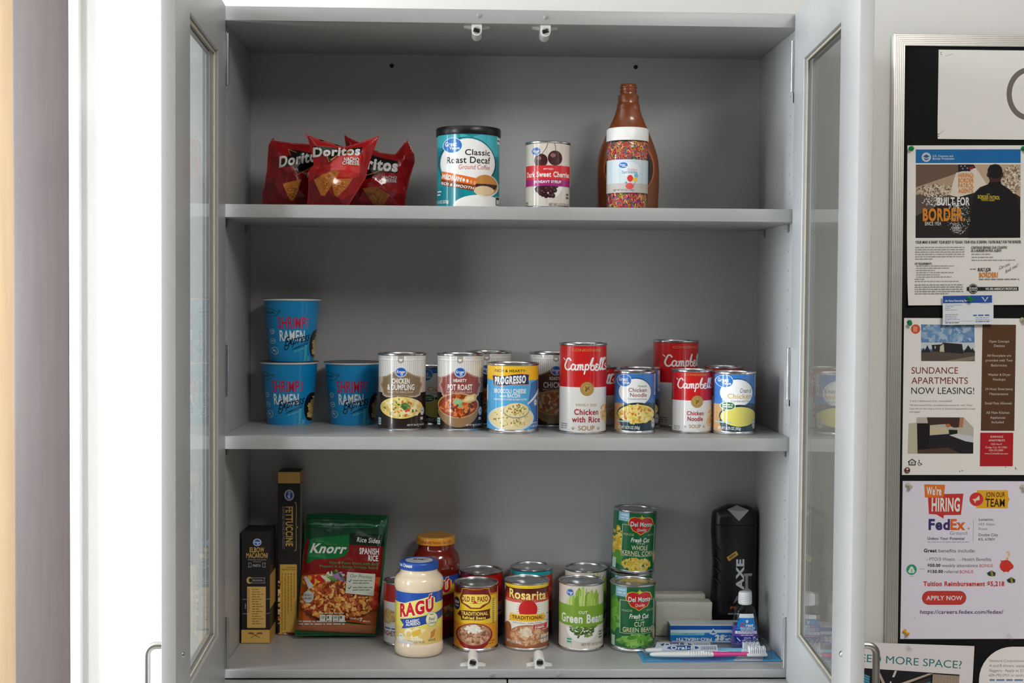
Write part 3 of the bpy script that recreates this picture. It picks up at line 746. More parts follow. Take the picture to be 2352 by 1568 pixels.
def chips():
    k = 1 / 4.7525 * 2.28 / 3000
    def left(a):
        a.poly([(95, 1245), (250, 1090), (420, 1040), (720, 1060), (730, 1460), (95, 1460)], (122, 8, 14))
        a.poly([(375, 800), (620, 850), (720, 820), (720, 930), (640, 990), (490, 1095), (445, 1000), (290, 1012), (280, 960), (400, 880)], (24, 14, 14))
        a.line([(445, 1000), (492, 1092), (640, 1000)], 9, (190, 100, 50)).line([(470, 845), (378, 808), (412, 880)], 8, (190, 100, 50))
        a.taff('Doritos', (290, 1012), (745, 925), (288, 900), (226, 222, 216), .035, .05)
        chip(a, [(335, 1190), (535, 1140), (490, 1290), (430, 1368), (405, 1360)], 2)
        a.text('NACHO', 600, 715, 1060, 1085, WHT, .03).text('CHEESE', 590, 715, 1092, 1118, WHT, .03)
    o = bag('chip_bag', '', 0, 0, 0, [(205, 682), (232, 712), (400, 735), (580, 745), (700, 768), (745, 740), (740, 1000), (735, 1300), (728, 1474), (90, 1474), (96, 1330), (108, 1255), (140, 1050), (150, 900), (160, 762)], k, 420, 0.030, 3, RED, left, 0.0)
    o.location = (-0.3735, 0.165, S1); tag(o, 'red bag of nacho cheese chips leftmost of the three, propped in the cabinet corner', 'bag', 'chip bags on the upper shelf')
    def mid(a):
        a.poly([(600, 1190), (690, 1110), (860, 1330), (960, 1380), (1090, 1300), (1010, 1490), (580, 1490)], (128, 10, 16))
        a.poly([(838, 1000), (980, 895), (1170, 895), (1150, 1120), (1080, 1150), (860, 1140)], (216, 44, 40))
        a.poly([(640, 806), (760, 806), (870, 818), (985, 842), (1090, 818), (1180, 808), (1165, 890), (985, 885), (930, 905), (822, 1000), (785, 900), (650, 920)], (20, 14, 14))
        a.line([(795, 880), (826, 978), (955, 868)], 11, (226, 130, 60))
        a.taff('Doritos', (645, 916), (1158, 896), (642, 824), (232, 230, 226), .04, .05)
        a.ell(1038, 868, 34, 12, (190, 110, 60), rot=-20)
        a.text('NACHO', 988, 1148, 928, 968, (40, 10, 10), .06).text('CHEESE', 970, 1150, 972, 1006, (40, 10, 10), .06)
        a.text('NACHO', 988, 1148, 928, 968, WHT, .035).text('CHEESE', 972, 1150, 972, 1006, WHT, .035)
        chip(a, [(660, 1165), (790, 1100), (900, 1070), (945, 1085), (900, 1180), (785, 1345), (745, 1335)], 4); chip(a, [(865, 1215), (930, 1160), (1085, 1150), (1010, 1260), (920, 1355), (890, 1335)], 5)
    k = 1 / 4.7525 * 2.23 / 3000
    o = bag('chip_bag', '', 0, 0, 0, [(558, 668), (700, 722), (870, 772), (985, 805), (1090, 775), (1180, 742), (1352, 680), (1300, 830), (1245, 990), (1215, 1130), (1120, 1290), (1040, 1420), (1010, 1474), (588, 1474), (606, 1350), (596, 1190), (600, 1060), (655, 1000), (635, 890), (592, 725)], k, 900, 0.026, 5, (172, 18, 20), mid, 0.0)
    o.location = (-0.2906, 0.100, S1); tag(o, 'red bag of nacho cheese chips in front, leaning over its two neighbours', 'bag', 'chip bags on the upper shelf')
    def right(a):
        a.poly([(960, 1160), (1640, 1290), (1640, 1500), (900, 1500)], (118, 8, 14))
        a.poly([(1000, 880), (1250, 850), (1420, 900), (1572, 930), (1560, 1062), (1420, 1050), (1240, 1130), (1100, 1100)], (18, 12, 12))
        a.line([(1235, 1090), (1330, 1060), (1470, 970)], 9, (200, 110, 50))
        a.taff('Doritos', (1010, 1000), (1562, 1044), (1014, 880), (220, 216, 212), .045, .05)
        a.text('NACHO', 1400, 1556, 1094, 1120, (206, 200, 196), .02).text('CHEESE', 1386, 1552, 1128, 1158, (206, 200, 196), .02)
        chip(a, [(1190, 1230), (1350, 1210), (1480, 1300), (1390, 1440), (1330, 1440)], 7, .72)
    k = 1 / 4.7525 * 2.28 / 3000
    o = bag('chip_bag', '', 0, 0, 0, [(978, 642), (1190, 745), (1370, 830), (1530, 846), (1600, 760), (1662, 686), (1735, 830), (1745, 920), (1690, 1100), (1650, 1290), (1640, 1474), (1000, 1474), (1010, 1300), (990, 1100), (1000, 800)], k, 1360, 0.029, 8, (146, 14, 17), right, 0.0)
    o.location = (-0.2235, 0.165, S1); tag(o, 'red bag of nacho cheese chips rightmost of the three, its pointed top corner raised', 'bag', 'chip bags on the upper shelf')
chips()

def coffee():
    X, Y, R, H = -0.0688, 0.085, 0.0527, 0.1341
    t = thing('coffee_canister', 'teal coffee canister with black lid on the upper shelf', 'canister', (X, Y, S1))
    MB().lathe([(0, 0.001), (R - .004, 0.001), (R - .002, 0), (R - .0008, 0.001), (R - .0008, H - .004), (0, H - .004)], 72).build('can_body', M['tin'], t)
    MB().lathe([(R - .0006, H - .0135), (R + .0012, H - .0135), (R + .0018, H - .0125), (R + .0018, H - .0015), (R + .0008, H), (R - .004, H), (R - .006, H - .003), (0, H - .003)], 72).build('lid', M['plblack'], t)
    fx, fy = can_frame(450, 280, 463, 1203, R, H)
    a = Art(fx, fy, cyl_place(R), 2 * PI * R / 84); a.R = R
    T = (0, 146, 158); a.lim = [(1, H - .012, True), (1, .002, False)]
    a.uv([(-PI * R, 0.002), (PI * R, 0.002), (PI * R, H - .012), (-PI * R, H - .012)], T)
    for cx, cy, r, c in ((245, 560, 110, (60, 176, 190)), (480, 520, 110, (70, 184, 198)), (640, 620, 130, (66, 182, 196)), (640, 860, 140, (10, 128, 142)), (250, 900, 130, (16, 150, 164)), (300, 1090, 120, (10, 132, 146)), (200, 760, 90, (10, 130, 144))): a.ell(cx, cy, r, r * .9, c)
    a.poly([(480, 500), (575, 530), (480, 570), (385, 530)], (16, 150, 160))
    a.ring(440, 800, 250, 232, 6, (20, 30, 34)).ell(445, 795, 240, 215, (247, 246, 243)).ell(560, 1190, 240, 105, (247, 246, 243), 0, 180)
    logo_gv(a, 313, 640, 82, 66)
    K = (34, 34, 36)
    a.text('Classic', 422, 640, 678, 728, K, .018).text('Roast Decaf', 264, 642, 744, 800, K, .018).text('Ground Coffee', 365, 638, 814, 856, (206, 62, 70), .0, .15)
    a.ell(600, 1000, 118, 104, (236, 232, 226)).ell(603, 996, 106, 94, (206, 140, 62)).poly([(500, 985), (705, 985), (690, 1030), (520, 1020)], (60, 30, 24)).ell(590, 1045, 88, 42, (232, 208, 164))
    a.poly([(222, 866), (526, 938), (512, 1002), (214, 936)], (236, 112, 40)).poly([(214, 936), (512, 1002), (500, 1054), (207, 988)], (128, 58, 24))
    a.taff('MEDIUM', (222, 930), (388, 968), (228, 892), WHT, .045)
    for i in range(4): a.ell(412 + i * 32, 954 + i * 8, 11, 16, WHT if i < 2 else (240, 170, 120))
    a.taff('RICH & SMOOTH', (214, 984), (496, 1040), (218, 962), WHT, .03)
    a.text('NET WT 11.3 OZ (320g)', 120, 282, 1132, 1158, WHT, .02); a.words(180, 215, 1052, 14, WHT, 2).words(178, 212, 1080, 14, WHT, 3)
    a.rect(690, 1092, 728, 1172, (230, 230, 230)).rect(694, 1096, 724, 1168, (40, 44, 50)).rect(700, 1120, 722, 1160, (220, 222, 222))
    a.rect(702, 510, 728, 610, (234, 240, 240)).words(704, 728, 545, 20, (20, 80, 90), 3).words(704, 728, 580, 20, (20, 80, 90), 5)
    a.build('printed_wrap', M['print'], t)
coffee()

def cherry_art(a):
    plank_label(a, 627, 1195, 9)
    for cx, cy, r in ((1093, 775, 62), (1224, 752, 68)):
        a.ell(cx, cy, r, r, (70, 26, 30)).ell(cx - r * .3, cy - r * .35, r * .35, r * .28, (150, 100, 104))
    a.curve([(1100, 720), (1140, 660), (1158, 612)], 6, (120, 100, 60)).curve([(1228, 690), (1226, 650), (1214, 612)], 6, (120, 100, 60))
    logo_round(a, 1050, 690, 44, 40)
    a.ell(1164, 1000, 130, 122, (246, 244, 240), 180, 360)
    r = random.Random(4)
    for i in range(60):
        x = 1164 + r.uniform(-105, 105); y = 1005 + r.uniform(0, 100)
        if ((x - 1164) / 112) ** 2 + ((y - 1000) / 108) ** 2 < .92: a.ell(x, y, 22, 22, r.choice([(56, 20, 26), (70, 28, 34), (44, 16, 20)]), n=12).ell(x - 5, y - 6, 6, 5, (150, 96, 100), n=8)
    around(a, 820, 948, (222, 46, 52)); around(a, 948, 1006, (170, 34, 122))
    for x0, x1 in ((700, 966), (1366, 1700)): a.uv([(a.fx(x0) , a.fy(1008)), (a.fx(x1), a.fy(1008)), (a.fx(x1), a.fy(818)), (a.fx(x0), a.fy(818))], (226, 218, 206))
    a.text('PITTED', 1120, 1206, 846, 862, WHT, .01).text('Dark Sweet Cherries', 976, 1356, 878, 924, WHT, .03).text('IN HEAVY SYRUP', 1036, 1280, 957, 980, WHT, .035)
    a.text('NET WT 15.25 OZ (432g)', 1168, 1358, 1162, 1186, (90, 84, 78)); a.words(1330, 1352, 1110, 20, (110, 100, 92), 2).words(1330, 1352, 1080, 20, (110, 100, 92), 4)
    a.words(966, 984, 1160, 20, (90, 160, 110), 4).words(966, 984, 1185, 20, (90, 160, 110), 4)
make_can('cherry_can', 'can of dark sweet cherries on the upper shelf beside the teal canister', 'can', 0.0635, 0.060, 0.0381, 0.1095, S1, (1168, 207, 597, 1207), 0.02, 0.985, (226, 218, 206), cherry_art)

def syrup():
    t = thing('syrup_bottle', 'brown squeeze bottle of chocolate syrup without a cap behind the sprinkles', 'bottle', (0.2062, 0.140, S1))
    k = 2.26 / 3000 / 3.92; zb = 1232
    prof = [(250, 1232), (270, 1225), (277, 1200), (279, 1100), (284, 980), (284, 860), (276, 760), (262, 700), (240, 630), (222, 590), (188, 500), (150, 420), (128, 370), (110, 315), (101, 270), (104, 262), (98, 254), (95, 250)]
    rows = []; n = 56
    for hw, y in prof:
        z = (zb - y) * k; a = hw * k; b = min(a, 0.0335 if y > 560 else max(0.019, 0.0335 * (y - 230) / 330)); b = min(a, b)
        if y < 300: b = a
        rows.append([(a * math.cos(2 * PI * i / n), b * math.sin(2 * PI * i / n), z) for i in range(n)])
    MB().loft(rows).build('bottle_body', M['choc'], t)
    nk = [(0, 252), (95, 252), (93, 240), (93, 185), (95, 180), (76, 176), (72, 165), (73, 150), (78, 146), (78, 138), (72, 134), (72, 118), (78, 114), (78, 104), (72, 100), (70, 84), (66, 78), (52, 78), (50, 84), (50, 120), (0, 120)]
    MB().lathe([(r * k, (zb - y) * k) for r, y in nk], 40).build('threaded_neck', M['choc'], t)
    fx = lambda x: (x - 1890) * k; fy = lambda y: (zb - y) * k
    def place(u, v, kk):
        # front of the elliptical body
        y = zb - v / k; hw = 284
        for (h0, y0), (h1, y1) in zip(prof[:-1], prof[1:]):
            if y1 <= y <= y0: hw = h0 + (h1 - h0) * (y0 - y) / (y0 - y1); break
        A = hw * k; B = 0.0335 * (1 if y > 560 else max(.57, (y - 230) / 330)); c = math.sqrt(max(0.02, 1 - (u / A) ** 2))
        n = Vector((u / A / A, -c / B, 0)).normalized(); p = Vector((u, -B * c, v)) + n * (kk + .0002)
        return tuple(p), tuple(n)
    a = Art(fx, fy, place, 0.0025, 0.003)
    a.ell(1890, 840, 228, 250, (206, 100, 30)).ell(1890, 845, 214, 236, (44, 22, 14))
    a.words(1700, 1760, 760, 30, (200, 150, 90), 3).words(1700, 1750, 900, 30, (200, 150, 90), 5)
    a.build('oval_label', M['print'], t)
syrup()

def sprinkles():
    R, H = 0.0342, 0.1262; k = 0.0348 / 183
    t = thing('sprinkle_jar', 'clear jar of rainbow sprinkles with white lid before the brown bottle', 'jar', (0.1951, 0.052, S1))
    fy = lambda y: (1207 - y) * 2.134 / 3000 / 3.92
    MB().lathe([(0, 0.0006), (R - .003, 0.0), (R - .001, .0008), (R, 0.003), (R, fy(660)), (R - .0008, fy(635)), (R - .002, fy(615)), (R - .002, fy(590)), (R - .004, fy(590))], 64).build('clear_jar', M['clear'], t)
    L = R + .0008; b = MB(); seg = 120; rows = []
    MB().lathe([(L - .001, fy(592)), (L, fy(590)), (L, fy(490)), (L - .0008, fy(478)), (L - .0025, fy(472)), (0, fy(472))], 72).build('lid', M['plwhite'], t)
    r = random.Random(21); pal = [(232, 60, 110), (240, 90, 60), (248, 196, 40), (250, 226, 120), (60, 150, 90), (70, 110, 190), (240, 120, 160), (236, 80, 60), (200, 40, 110), (244, 150, 60)]
    b = MB(); top = fy(598)
    b.lathe([(0, 0.0015), (R - .0045, 0.0015), (R - .0045, top - .001), (0, top - .001)], 40, col=(214, 96, 96))
    for i in range(2600):
        a = r.uniform(-2.0, 2.0) if i < 2300 else r.uniform(2, 4.3); rr = R - r.uniform(.0022, .0046); z = r.uniform(.0025, top)
        c = Vector((rr * math.sin(a), -rr * math.cos(a), z)); tn = Vector((math.cos(a), math.sin(a), 0)); th = r.uniform(0, PI)
        d = (tn * math.cos(th) + Vector((0, 0, 1)) * math.sin(th) + Vector((math.sin(a), -math.cos(a), 0)) * r.uniform(-.3, .1)).normalized()
        l = r.uniform(.0022, .0036); w = .00075; s1 = d.cross(Vector((math.sin(a), -math.cos(a), .2))).normalized() * w; s2 = d.cross(s1).normalized() * w
        p0, p1 = c - d * l, c + d * l; vs = []
        for p in (p0, p1): vs += [tuple(p + s1), tuple(p + s2), tuple(p - s1), tuple(p - s2)]
        b.add(vs, [(0, 1, 5, 4), (1, 2, 6, 5), (2, 3, 7, 6), (3, 0, 4, 7), (3, 2, 1, 0), (4, 5, 6, 7)], 0, r.choice(pal))
    b.build('sprinkles', M['carton'], t, kind='stuff')
    fx, fq = can_frame(1880, 183, 470, 1207, R, fy(470))
    a = Art(fx, fq, cyl_place(R + .0002), 2 * PI * R / 72); a.R = R
    around(a, 766, 1064, (216, 226, 230))
    for x in (1720, 1790, 1985, 2035): a.rect(x, 766, x + 14, 1064, (204, 222, 232)); 
    a.rect(1690, 980, 2070, 1064, (204, 196, 190))
    a.ell(1890, 858, 88, 78, (206, 224, 238)).ell(1890, 860, 82, 72, (232, 238, 242)); logo_gv(a, 1824, 818, 38, 26)
    a.text('Rainbow', 1862, 1950, 846, 866, (240, 150, 170), .01, .2).text('Sprinkles', 1812, 1952, 866, 892, (70, 160, 180), .015)
    a.ell(1938, 912, 18, 20, (110, 190, 220)).ell(1885, 936, 26, 30, (226, 60, 56)).ell(1932, 946, 20, 22, (244, 200, 70))
    a.line([(1885, 966), (1900, 1010)], 3, (90, 90, 90)).line([(1932, 968), (1908, 1010)], 3, (90, 90, 90)).ell(1882, 1006, 36, 28, (226, 90, 86)).ell(1850, 975, 10, 10, (90, 170, 190))
    a.text('NET WT 4.1 OZ (116g)', 1745, 1920, 1032, 1050, (90, 90, 96), .01)
    a.build('wrap_label', M['matte'], t)
sprinkles()

# ------------------------------------------------------------------ middle shelf
def cup():
    t = thing('noodle_cup', '', 'cup', (0, 0, 0))
    H, R0, R1 = 0.1113, 0.0393, 0.0500
    MB().lathe([(0, .003), (R0 - .002, .003), (R0 - .002, 0), (R0 - .0004, 0), (R1 - .0009, H - .004), (R1 + .0008, H - .004), (R1 + .0022, H - .0025), (R1 + .0022, H - .001), (R1 + .001, H), (R1 - .001, H - .0005)], 72).build('cup_body', M['plwhite'], t)
    MB().lathe([(R1 + .0026, H - .0008), (R1 + .0026, H + .0002), (R1 - .001, H + .0004), (R1 - .003, H - .0006), (0, H - .0006)], 72).build('foil_lid', M['lidgray'], t)
    cone = (R1 - R0) / H; Rm = (R0 + R1) / 2
    pl0 = cyl_place(R0, 0, cone)
    def place(u, v, k):
        a = u / Rm; r = R0 + cone * v + k
        return (r * math.sin(a), -r * math.cos(a), v), (math.sin(a), -math.cos(a), -cone)
    def fx(x):
        t_ = (x - 428) / 253
        return Rm * (math.asin(max(-1, min(1, t_))) + (abs(t_) - 1) * (1 if t_ > 0 else -1) * (abs(t_) > 1))
    fy = lambda y: (1375 - y) / (1375 - 738) * H
    a = Art(fx, fy, place, 2 * PI * Rm / 72, 0.02); a.R = Rm
    a.uv([(-PI * Rm, .0003), (PI * Rm, .0003), (PI * Rm, H - .0042), (-PI * Rm, H - .0042)], (14, 140, 200))
    K = (22, 20, 24)
    a.ell(668, 1195, 62, 145, K).chunks(690, 1200, 38, 110, [(190, 160, 90), (160, 130, 70), (210, 186, 120)], 40, 18, 4, 2)
    a.text('SHRIMP', 290, 550, 926, 1038, (206, 28, 66), .022).taff('FLAVOR', (588, 1034), (588, 928), (556, 1034), (206, 28, 66), .01)
    a.text('RAMEN', 300, 550, 1060, 1162, (240, 240, 238), .022)
    a.taff('Express', (345, 1220), (597, 1160), (352, 1130), K, .012, .28).curve([(345, 1225), (350, 1252), (380, 1240), (400, 1170)], 9, K).line([(425, 1252), (590, 1190)], 7, K).line([(450, 1236), (592, 1172)], 5, K)
    a.line([(448, 1272), (474, 1264)], 9, (90, 190, 190)).line([(484, 1261), (518, 1250)], 9, (90, 190, 190)).line([(528, 1247), (556, 1238)], 9, (90, 190, 190))
    g = (16, 92, 66)
    a.curve([(150, 850), (200, 838), (250, 850), (290, 872), (316, 858), (300, 885), (270, 910), (220, 922), (180, 912)], 6, g).text('VEGETARIAN', 130, 258, 868, 890, (14, 60, 70), .02)
    for y, r in ((1068, 20), (1168, 24), (1265, 36)):
        x = 230 if y < 1200 else 243
        a.ring(x, y, r, r, 5, (205, 226, 236)); a.words(x - r * .5, x + r * .5, y, r * .5, (205, 226, 236), y)
    a.line([(262, 1292), (224, 1238)], 5, (205, 226, 236)); a.words(215, 245, 1095, 8, (180, 214, 230), 2)
    a.rect(556, 1205, 584, 1374, (80, 176, 196)); a.words(592, 622, 1328, 10, (150, 205, 225), 4).words(592, 622, 1345, 10, (150, 205, 225), 5).words(592, 622, 1362, 10, (150, 205, 225), 6)
    a.build('printed_sleeve', M['print'], t)
    t.location = (-0.3866, 0.2254, S2); t['group'] = 'noodle cups on the middle shelf'
    t['label'] = 'blue shrimp noodle cup at the bottom of the two-cup stack'
    copy_tree(t, (-0.2736, 0.2254, S2), 0.02, 'blue shrimp noodle cup standing singly right of the stack')
    copy_tree(t, (-0.3826, 0.2254, S2 + H + .0006), 0.16, 'blue shrimp noodle cup on top of the two-cup stack')
M['lidgray'] = pmat('foil_lid', (96, 92, 98), 0.4, 0.3, nscale=40, var=0.05)
cup()
KS = 'striped ready-to-serve soup cans'
kcol = (236, 233, 230)
def kcan(label, X, Y, art, rot=0.0, H=0.1316, R=0.0415):
    return make_can('soup_can', label, 'can', X, Y, R, H, S2, KF, 0.022, 0.985, kcol, art, rot=rot, group=KS)
kcan('striped can of chicken and dumpling soup with a tan shield label', -0.1802, 0.1268, kroger_soup('CHICKEN', '& DUMPLING', (206, 186, 164), (136, 112, 82), 'dump'), R=0.042)
kcan('striped can of pot roast soup with a brick red shield label', -0.0804, 0.1301, kroger_soup('HEARTY', 'POT ROAST', (176, 134, 124), (146, 70, 62), 'roast'), R=0.0411)
kcan('striped soup can half hidden behind the blue and yellow broccoli cheese can', -0.0302, 0.2362, kroger_soup('', '', (120, 112, 116), (40, 40, 70), 'x'), rot=-0.1)
kcan('striped can of roast chicken soup with dark brown label behind the tall red can', 0.0822, 0.205, kroger_soup('ROASTED', 'CHICKEN', (110, 84, 66), (84, 54, 38), 'chick'), rot=0.12, R=0.0412)
def progresso(a):
    B = (84, 172, 224)
    around(a, 480, 684, (246, 196, 40)); around(a, 684, 1368, B)
    a.poly([(1560, 720), (1690, 660), (1690, 1368), (1540, 1368), (1600, 1200), (1520, 1000)], (50, 112, 178)).rect(1644, 684, 1720, 1368, (30, 60, 120))
    for y in range(700, 1340, 26): a.rect(1658, y, 1668, y + 14, (225, 232, 240)); a.k -= UP
    a.up()
    a.text('RICH & HEARTY', 1062, 1474, 536, 572, (76, 54, 22), .03).ell(1048, 554, 5, 5, (76, 54, 22)).ell(1486, 554, 5, 5, (76, 54, 22))
    nb = [(1024, 628), (1070, 622), (1130, 634), (1220, 622), (1330, 604), (1430, 598), (1530, 610), (1520, 668), (1528, 742), (1440, 740), (1330, 738), (1220, 752), (1130, 760), (1040, 752), (1036, 690)]
    a.poly([(1280 + (x - 1280) * 1.02, 680 + (y - 680) * 1.10) for x, y in nb], (232, 134, 50)).poly(nb, (28, 46, 98))
    a.taff('PROGRESSO', (1052, 742), (1484, 716), (1054, 646), WHT, .05)
    a.text('BROCCOLI CHEESE', 1044, 1488, 806, 862, WHT, .03).text('BACON', 1228, 1404, 870, 922, WHT, .03).text('with', 1118, 1212, 884, 918, WHT, .02, .15).text('FLAVORED WITH OTHER NATURAL FLAVOR', 1042, 1500, 938, 962, WHT, .02)
    a.ell(1285, 1212, 318, 180, (222, 226, 230)).ell(1285, 1206, 302, 160, (238, 220, 166))
    fl = [(120, 140, 60), (180, 90, 60), (150, 160, 80), (226, 196, 120), (250, 238, 200)]
    a.chunks(1285, 1206, 285, 145, fl, 90, 11, 3, 1.5)
    a.line([(1516, 1010), (1668, 818)], 22, (196, 204, 214)).line([(1512, 1014), (1664, 822)], 8, (240, 244, 248))
    a.ell(1352, 1104, 182, 108, (170, 160, 140)).ell(1352, 1096, 172, 98, (240, 224, 168)).chunks(1352, 1096, 160, 88, fl, 80, 12, 5, 1.4)
    seal(a, 1624, 1000, 24, 46)
    a.text('NET WT 18 OZ', 1566, 1650, 1272, 1296, WHT, .03).text('(1 LB 2 OZ)', 1562, 1650, 1314, 1338, WHT, .03)
    a.rect(950, 760, 966, 980, (225, 232, 240))
make_can('soup_can', 'yellow and blue can of broccoli cheese soup with bacon', 'can', 0.0090, 0.0982, 0.0452, 0.1174, S2, (1312, 363, 452, 1426), 0.058, 0.972, (84, 172, 224), progresso)
CF = (352, 253, 129, 1074)
RW = (238, 236, 234); CG = 'red and white condensed soup cans'
def ccan(label, X, Y, R, H, art, rot=0.0): return make_can('soup_can', label, 'can', X, Y, R, H, S2, CF, 0.022, 0.985, RW, art, rot=rot, group=CG)
ccan('tall red and white family size can of chicken with rice soup', 0.1279, 0.0921, 0.0413, 0.1519, campbells(True, 'Chicken', 'with Rice'))
ccan('tall red and white soup can in the back row, taller than all beside it', 0.3047, 0.2150, 0.0416, 0.1540, campbells(True, 'Chicken', 'Noodle'), rot=0.30)
ccan('short red and white can of chicken noodle soup in the front row', 0.3165, 0.1049, 0.0356, 0.1074, campbells(False, 'Chicken', 'Noodle'))
ccan('short red soup can peeking out behind the tall family size can', 0.1650, 0.2200, 0.0357, 0.1065, campbells(False, 'Chicken', "& O's"), rot=-0.25)
ccan('short red soup can standing behind the cream of chicken can', 0.3876, 0.1900, 0.0354, 0.1093, campbells(False, 'Chicken', 'Noodle'), rot=0.4)
GF = (898, 215, 430, 1075); GG = 'blue condensed soup cans'
def gcan(label, X, Y, art, rot=0.0, H=0.1054, R=0.0355): return make_can('soup_can', label, 'can', X, Y, R, H, S2, GF, 0.055, 0.985, (58, 124, 202), art, rot=rot, group=GG)
gcan('blue can of homestyle chicken noodle soup with noodles pictured', 0.2165, 0.0897, greatvalue('noodle'))
gcan('blue soup can mostly hidden behind the homestyle chicken noodle can', 0.2367, 0.1750, greatvalue('noodle'), rot=-0.12, H=0.1066)
gcan('blue can of cream of chicken soup with a plain yellow bowl', 0.3850, 0.0832, greatvalue('cream'), R=0.0361)
gcan('blue soup can seen through the gap between two striped cans', -0.1350, 0.2150, greatvalue('cream'), rot=0.42, H=0.1061)

# ------------------------------------------------------------------ bottom shelf
def carton(name, label, cat, X0, X1, Y0, Y1, H, col, art, frame, rz=0.0, side=None, group=None):
    """printed carton; frame = (x left, x right, y top, y base) of the front panel drawing"""
    xl, xr, yt, yb = frame
    w = X1 - X0
    fx = lambda x: (x - xl) / (xr - xl) * w - w / 2
    fy = lambda y: (yb - y) / (yb - yt) * H
    a = Art(fx, fy, flat_place(0.0), 9, lift=1e-4)
    b = MB().box(-w / 2, w / 2, 0.0, Y1 - Y0, 0, H, 0.0006, 0, col, 1)
    a.mb.add(b.v, b.f, 0, col); a.up(); a.w = w; a.dp = Y1 - Y0
    if side: side(a, w, Y1 - Y0, H)
    a.lim = [(0, w / 2, True), (0, -w / 2, False), (1, .0006, False), (1, H - .0003, True)]
    art(a)
    o = a.mb.build(name, M['carton'], smooth=False); o.location = ((X0 + X1) / 2, Y0, S0); o.rotation_euler = (0, 0, rz)
    return tag(o, label, cat, group)
TANC = (214, 172, 92)
def side_panels(zs):
    def f(a, w, d, H):
        for z0, z1, c in zs:
            for x, n in ((w / 2 + .0002, 1), (-w / 2 - .0002, -1)):
                p = [(x, 0.0003, z0), (x, d - .0003, z0), (x, d - .0003, z1), (x, 0.0003, z1)]
                a.mb.add(p if n > 0 else p[::-1], [(0, 1, 2, 3)], 0, c)
    return f
BLK = (34, 30, 32)
def macaroni(a):
    def zig(x0, x1, y, s, n, c):
        for i in range(n):
            x = x0 + (x1 - x0) * i / n; w = (x1 - x0) / n; a.poly([(x, y), (x + w, y), (x + w / 2, y + s)], c); a.k -= UP
        a.up()
    a.rect(75, 1376, 325, 1487, TANC); a.ell(214, 660, 37, 30, (240, 240, 245)); logo_round(a, 214, 660, 36, 29)
    a.text('ELBOW', 148, 276, 702, 740, TANC, .025).text('MACARONI', 118, 306, 748, 786, TANC, .025)
    a.text('ENRICHED MACARONI', 132, 294, 796, 808, (160, 156, 156)).text('PRODUCT', 178, 252, 814, 824, (160, 156, 156))
    a.line([(135, 828), (160, 828), (160, 862), (135, 862), (142, 845), (135, 828)], 3, (190, 186, 184)).line([(288, 828), (262, 828), (262, 862), (288, 862), (280, 845), (288, 828)], 3, (190, 186, 184)).text('PASTA', 176, 246, 840, 860, (200, 196, 194), .01)
    a.ell(146, 970, 26, 28, TANC).ell(156, 970, 16, 18, BLK).line([(160, 950), (284, 950), (272, 972), (284, 992), (160, 992)], 3, (190, 186, 184)).text('DELICIOUS!', 172, 262, 964, 978, (200, 196, 194), .01)
    a.rect(126, 1022, 290, 1356, (220, 180, 104)); zig(126, 290, 1356, 7, 20, (220, 180, 104))
    a.taff('COOKING INSTRUCTIONS', (146, 1236), (146, 1040), (134, 1236), (150, 90, 40), .02)
    for i in range(15): a.words(170, 280, 1046 + i * 20, 9, (150, 112, 50), i + 3, .5 + .5 * ((i * 7) % 5) / 5)
    for y in (1126, 1244): a.line([(86, y), (122, y)], 3, (190, 186, 184)).line([(292, y), (320, y - 4), (330, y - 12)], 3, (190, 186, 184))
    for y in (1168, 1182, 1196): a.ell(112, y, 4, 4, WHT)
    a.curve([(135, 1404), (175, 1408), (236, 1440)], 4, (120, 90, 30)).curve([(262, 1404), (222, 1408), (160, 1440)], 4, (120, 90, 30)); a.ell(160, 1403, 26, 6, (110, 82, 28)).ell(238, 1403, 26, 6, (110, 82, 28))
carton('pasta_box', 'short black carton of elbow macaroni nearest the left cabinet wall', 'box', -0.4608, -0.4115, 0.162, 0.2285, 0.1965, BLK, macaroni, (75, 325, 572, 1487), side=side_panels([(0.0, 0.0235, (190, 146, 74)), (0.06, 0.12, (196, 150, 80))]))
def fettuccine(a):
    a.rect(382, 100, 556, 192, TANC); a.ell(470, 288, 38, 44, (240, 240, 245)).ell(470, 288, 34, 40, (30, 80, 170)).ring(470, 288, 30, 36, 2, WHT).taff('Kroger', (462, 262), (462, 318), (484, 262), WHT, .02)
    a.taff('FETTUCCINE', (444, 380), (444, 700), (498, 380), TANC, .03).taff('ENRICHED MACARONI PRODUCT', (416, 380), (416, 728), (434, 380), (150, 146, 146))
    a.curve([(512, 350), (526, 360), (526, 520), (530, 540), (540, 546), (530, 552), (526, 570), (526, 720), (512, 734)], 4, TANC)
    a.rect(398, 850, 532, 1400, (214, 172, 76))
    a.chunks(388, 1150, 8, 220, [(216, 170, 90), (196, 90, 60), (40, 30, 30), (230, 200, 130)], 40, 14, 3, 1.2); a.rect(380, 1402, 556, 1416, (200, 150, 84)).chunks(466, 1408, 84, 8, [(120, 40, 40), (60, 40, 40), (226, 190, 120)], 40, 8, 3, 1.2)
    for i in range(12): a.poly([(398 + i * 11, 850), (409 + i * 11, 850), (403.5 + i * 11, 844)], (214, 172, 76)); a.k -= UP
    a.up()
    a.text('COOKING', 450, 522, 866, 876, (120, 80, 30), .02).text('INSTRUCTIONS', 410, 524, 884, 894, (120, 80, 30), .02)
    for i, L in enumerate((470, 440, 320, 300, 180)):
        x = 416 + i * 24; a.ell(x, 925, 4, 5, (90, 60, 20)); y = 942; r = random.Random(i)
        while y < 920 + L: h = r.uniform(8, 30); a.rect(x - 4, y, x + 3, y + h, (150, 114, 48)); a.k -= UP; y += h + 6
        a.up()
